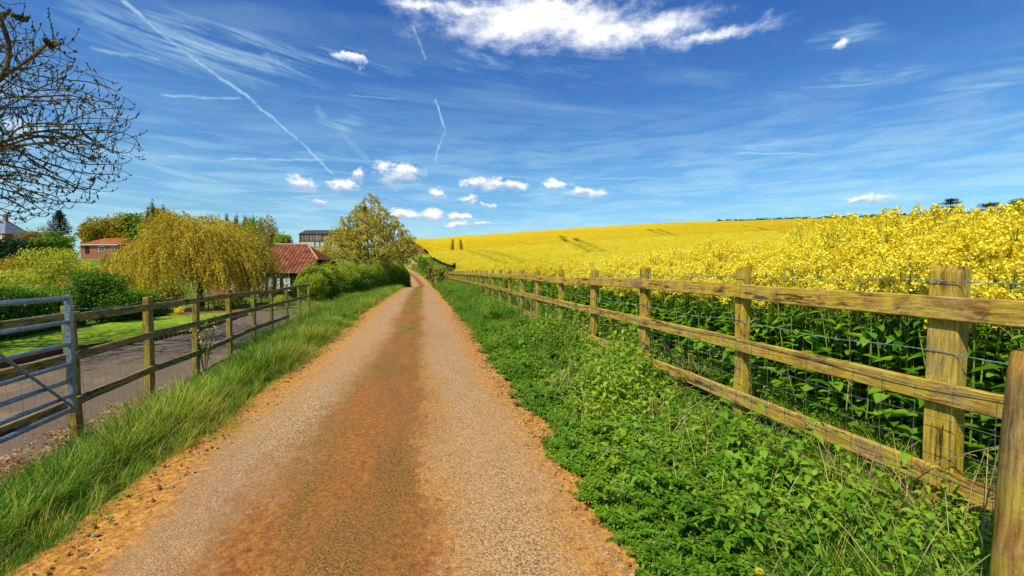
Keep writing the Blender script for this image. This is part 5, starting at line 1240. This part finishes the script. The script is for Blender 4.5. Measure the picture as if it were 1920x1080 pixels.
def roof_mesh(name, mat, parent, polys, thick=.09):
    """roof slopes given as 3-D polygons; UVs run along the eaves and up the slope, in metres; real thickness"""
    V = []; F = []; UV = []; 
    for poly in polys:
        P = np.array(poly, float); e = P[1]-P[0]; e /= np.linalg.norm(e); nn = np.cross(P[1]-P[0], P[2]-P[0]); nn /= np.linalg.norm(nn); 
        if nn[2] < 0: nn = -nn
        up = np.cross(nn, e); up = up if up[2] > 0 else -up; k = len(P); s = len(V)
        V += list(P)+list(P-nn*thick); F.append(tuple(range(s, s+k))); UV.append([((p-P[0])@e, (p-P[0])@up) for p in P])
        F.append(tuple(range(s+k, s+2*k))[::-1]); UV.append([(0, 0)]*k)
        for i in range(k): j = (i+1) % k; F.append((s+i, s+k+i, s+k+j, s+j)); UV.append([(0, 0)]*4)
    me = bpy.data.meshes.new(name); me.from_pydata([tuple(v) for v in V], [], F); me.update(); ul = me.uv_layers.new(name='UVMap'); flat = [c for f in UV for c in f]
    for i, c in enumerate(flat): ul.data[i].uv = c
    return obj(name, me, mat, parent)
def building(name, label, cat, px0, px1, d, ze, zr, depth, wallm, roofm, zg=None, hip=0., hipz=1., group=None, ov=.3):
    """rectangular block facing the camera; local X along the front, local Y away, Z up from the ground"""
    a = at(px0, 500, d); b = at(px1, 500, d); W = np.linalg.norm((b-a)[:2]); c = (a+b)/2; z0 = h1(c[0], c[1]) if zg is None else zg
    root = empty(name, (c[0], c[1], z0), label, cat, group); root.rotation_euler.z = math.atan2(b[1]-a[1], b[0]-a[0]); ze -= z0; zr -= z0
    mb = MB(); mb.box((0, depth/2, ze/2-.2), (W, depth, ze+.4)); mb.build('wall', wallm, root)
    x0, x1, y0, y1 = -W/2-ov, W/2+ov, -ov, depth+ov; ym = depth/2; hx0 = hip if np.isscalar(hip) else hip[0]; hx1 = hip if np.isscalar(hip) else hip[1]
    A, B, C_, D_ = (x0, y0, ze), (x1, y0, ze), (x1, y1, ze), (x0, y1, ze); R0, R1 = (x0+hx0, ym, zr), (x1-hx1, ym, zr)
    if hipz < 1 and hx1:                               # half hip on the right: slope, then a short gable below
        zk = ze+(zr-ze)*hipz; f = hipz; K0 = (x1, y0+(ym-y0)*f, zk); K1 = (x1, y1-(y1-ym)*f, zk)
        polys = [[A, B, K0, R1, R0], [C_, D_, R0, R1, K1], [D_, A, R0], [K0, K1, R1]]
        g_ = MB(); g_.add([(x1-ov-.01, y0+ov, ze-.02), (x1-ov-.01, y1-ov, ze-.02), (x1-ov-.01, K1[1], zk-.05), (x1-ov-.01, K0[1], zk-.05)], [(0, 1, 2, 3)]); g_.build('gable', wallm, root)
    else: polys = [[A, B, R1, R0], [C_, D_, R0, R1], [D_, A, R0], [B, C_, R1]]
    rf = roof_mesh('roof', roofm, root, polys)
    return root, W, rf, ze, zr
def window(root, x, z, w_, h_, bars=1, y=-.02, pane=None, frame=None):
    b = MB(); t_ = .07
    for (cx2, cz2, sx, sz) in [(x, z+h_/2-t_/2, w_, t_), (x, z-h_/2+t_/2, w_, t_), (x-w_/2+t_/2, z, t_, h_-2*t_), (x+w_/2-t_/2, z, t_, h_-2*t_)]+[(x-w_/2+(i+1)*w_/(bars+1), z, t_*.7, h_-2*t_) for i in range(bars)]: b.box((cx2, y-.02, cz2), (sx, .08, sz))
    o = b.build('window', frame or framem, root); p = MB(); p.box((x, y, z), (w_-.02, .03, h_-.02)); p.build('pane', pane or winm, o); return o
def chimney(root, rf, x, y, z, s, h): b = MB(); b.box((x, y, z), (s, s, h)); b.box((x, y, z+h/2+.06), (s*1.2, s*1.2, .12)); b.tube(np.array([[x, y, z+h/2+.1], [x, y, z+h/2+.4]]), .12, 8); return b.build('chimney', brick_m, rf)
# tiled barn by the willow
d = 42.; zE = at(550, 512, d)[2]; zR = at(540, 458, 45)[2]
root, W, rf, ze, zr = building('tiled_barn', 'black boarded barn with a big red pantile half hipped roof beside the hedge', 'barn', 452, 578, d, zE, zR, 7.0, blackm, red_t, None, (1.7, 1.9), .45)
k = d/FPX; X0 = lambda px: (px-515)*k*1.02
for a, b in ((487, 499), (501, 513), (516, 526), (529, 545)): window(root, X0((a+b)/2), ze-1.05, (b-a)*k, 1.35, 0, -.03, winm, blackm)
b = MB(); b.box((X0(483.5), -.16, ze/2-.35), (.45, .3, ze-.7)); b.build('pillar', brick_m, root)
b = MB(); b.box((X0(519), -.12, ze-.22), (.14, .14, .16)); b.build('lamp', framem, root)
b = MB(); b.tube(np.array([[-W/2-.3+1.7, 3.5, zr+.02], [W/2+.3-1.9, 3.5, zr+.02]]), .10, 8); b.tube(np.array([[W/2+.3-1.9, 3.5, zr+.02], [W/2+.3, -.3+3.8*.45, ze+(zr-ze)*.45+.03]]), .085, 6); b.build('ridge', plainmat('pale ridge tiles', (.52, .30, .17), (.36, .17, .09), 5), rf)
root2, W2, rf2, ze2, zr2 = building('tiled_outbuilding', 'low red tiled wing seen through the willow left of the tiled barn', 'outbuilding', 395, 470, 43.5, at(440, 513, 43.5)[2], at(440, 486, 45)[2], 4., brick_m, red_t, None, .8)
window(root2, .4, ze2-1.1, 1.0, .9, 1)
# long dark farm barn on the hillside
d = 140.; z0 = at(605, 463, d)[2]
root, W, rf, ze, zr = building('farm_barn', 'long dark timber farm barn with a grey sheet roof on the hill behind', 'barn', 562, 660, d, at(600, 438.5, d)[2], at(600, 432, 146)[2], 10., oakm, sheet_t, z0, 0.02, 1, None, .25)
k = d/FPX; X1 = lambda px: (px-611)*k*1.02; hl = at(600, 452.5, d)[2]-z0
b = MB(); b.box((X1(578), -.08, hl/2), (12*k*2.2, .1, hl)); b.build('block_wall', concm, root)
for a, bb, mt, nm in ((590.5, 592.5, darkm, 'doorway'), (593, 600, concm, 'bay'), (600.3, 601.8, darkm, 'doorway'), (602, 609, concm, 'bay'), (609.4, 611, darkm, 'doorway'), (611.5, 620, concm, 'bay'), (620.5, 622, darkm, 'doorway'), (622.5, 634, concm, 'bay')):
    b = MB(); b.box((X1((a+bb)/2), -.06, hl/2), ((bb-a)*k, .12, hl)); b.build(nm, mt, root)
b = MB(); b.box((0, -.1, hl+.02), (W, .16, .25)); b.build('beam', darkm, root)
# brick house
d = 105.; root, W, rf, ze, zr = building('brick_house', 'low brick house with an orange tiled roof and white window beyond the shrubs', 'house', 152, 224, d, at(190, 459, d)[2], at(190, 446.5, 109)[2], 8., brick_m, orange_t, None, (2.5, 2.0))
k = d/FPX; X2 = lambda px: (px-188)*k*1.05; window(root, X2(192), ze-.95, 12*k, 1.2, 3, -.04, darkm); window(root, X2(166), ze-1.2, 7*k, 1.6, 0, -.04, darkm, darkm); window(root, X2(212), ze-.95, 7*k, 1.1, 1, -.04, darkm)
b = MB(); b.box((0, -.42, ze-.03), (W+.4, .12, .14)); b.build('gutter', framem, root)
# slate roofed house
d = 118.; root, W, rf, ze, zr = building('slate_house', 'brick house with a steep grey slate hipped roof and brick chimney at the far left', 'house', -70, 12, d, at(20, 438, d)[2], at(10, 411, 121)[2], 6.5, brick_m, slate_t, None, (4., 3.6))
k = d/FPX; chimney(root, rf, (-11+29)*k, 3.2, zr+.25, 5.*k, 1.7); window(root, (3+29)*k, ze-.95, 8*k, 1.3, 1, -.04, winm)
for q in (-30, -8, 12): window(root, q*k, ze-.95, 7*k, 1.3, 1, -.04, darkm)
# tiny red building under the cedars
d = 233.; root, W, rf, ze, zr = building('hilltop_cottage', 'tiny red cottage below the cedar on the right skyline', 'house', 1848, 1856, d, at(1852, 405.5, d)[2], at(1852, 401, d)[2], 3., brick_m, orange_t, None, .1); window(root, 0, ze-1.2, .7, .8, 0, -.04, framem)
# red building glimpsed between tree and barn, reddish bank at the bend
g = at(781, 489, 112); gz = h1(g[0], g[1])
V, F = tube_geo(np.array([[0, 0, -1.5], [0, 0, .4], [.2, 0, 1.2], [.3, 0, 1.6]]), [4., 3.4, 2.0, .4], 12); b = MB(); V += np.random.default_rng(5).normal(0, .15, V.shape); b.add(V, F)
o = b.build('earth_mound', plainmat('bare red earth', (.42, .14, .04), (.26, .08, .025), 1.2, .95, 0, .5), None, (g[0], g[1], max(gz, g[2]-1.3)), True); tag(o, 'mound of bare orange earth beyond the far bend', 'mound')

# ------------------------------------------------------------------ garden details
ironm = plainmat('black iron', (.02, .02, .02), (.03, .025, .02), 9, .6)
for i, (px, py, lab) in enumerate([(391, 580, 'leftmost dark iron post in the row by the garden bed'), (401, 578, 'dark iron post second from the left by the garden bed'), (436, 582, 'dark iron post in the middle of the row by the garden bed'), (461, 580, 'dark iron post fourth from the left by the garden bed'), (480, 577, 'dark iron post second from the right by the drive end'), (490, 576, 'dark iron post at the right end of the row by the drive')]):
    x, y = gpt(px, py, -.75); z = h1(x, y); b = MB(); b.tube(np.array([[0, 0, -.1], [0, 0, .42]]), .028, 8); b.tube(np.array([[0, 0, .42], [0, 0, .46], [0, 0, .50]]), [.042, .045, .008], 8)
    o = b.build('iron_post', ironm, None, (x, y, z)); tag(o, lab, 'post', 'short iron posts by the garden bed')
a = at(477, 552, 31); b_ = at(505, 552, 30); z0 = h1(a[0], a[1]); root = empty('metal_railing', (a[0], a[1], z0), 'dark sloping barred metal railing in front of the barn windows', 'railing')
D_ = (b_-a)[:2]; 
for zz_ in (.15, .75): m_ = MB(); m_.tube(np.array([[0, 0, zz_], [D_[0], D_[1], zz_]]), .025, 6); m_.build('rail', ironm, root)
m_ = MB()
for i in range(13): q = i/12; m_.tube(np.array([[D_[0]*q, D_[1]*q, .02], [D_[0]*min(q+.08, 1), D_[1]*min(q+.08, 1), .78]]), .014, 4)
m_.build('bars', ironm, root)
stm = plainmat('garden stone', (.50, .34, .18), (.30, .17, .08), 3, .9, 0, .4)
def garden_wall(label, p0, p1, ht, n):
    a = np.array(gpt(*p0, -.8)); b = np.array(gpt(*p1, -.8)); z = h1(*((a+b)/2)); mb = MB()
    for i in range(n):
        for r in range(2):
            q = (i+.5+.4*(r % 2))/n; p = a*(1-q)+b*q; L = np.linalg.norm(b-a)/n; mb.box((p[0]-a[0], p[1]-a[1], ht*(r+.5)/2+random.gauss(0, .01)), (L*.95, .28*random.uniform(.8, 1.1), ht/2*.98), math.atan2(b[1]-a[1], b[0]-a[0])+random.gauss(0, .05))
    o = mb.build('garden_wall', stm, None, (a[0], a[1], z)); tag(o, label, 'wall', 'low stone walls in the garden')
garden_wall('low stone edging beside the yellow shrub', (342, 586), (380, 583), .25, 9)
garden_wall('low orange stone edging right of the willow trunk', (398, 574), (440, 571), .28, 10)
garden_wall('low stone edging in front of the small lawn by the barn', (440, 580), (520, 574), .25, 16)
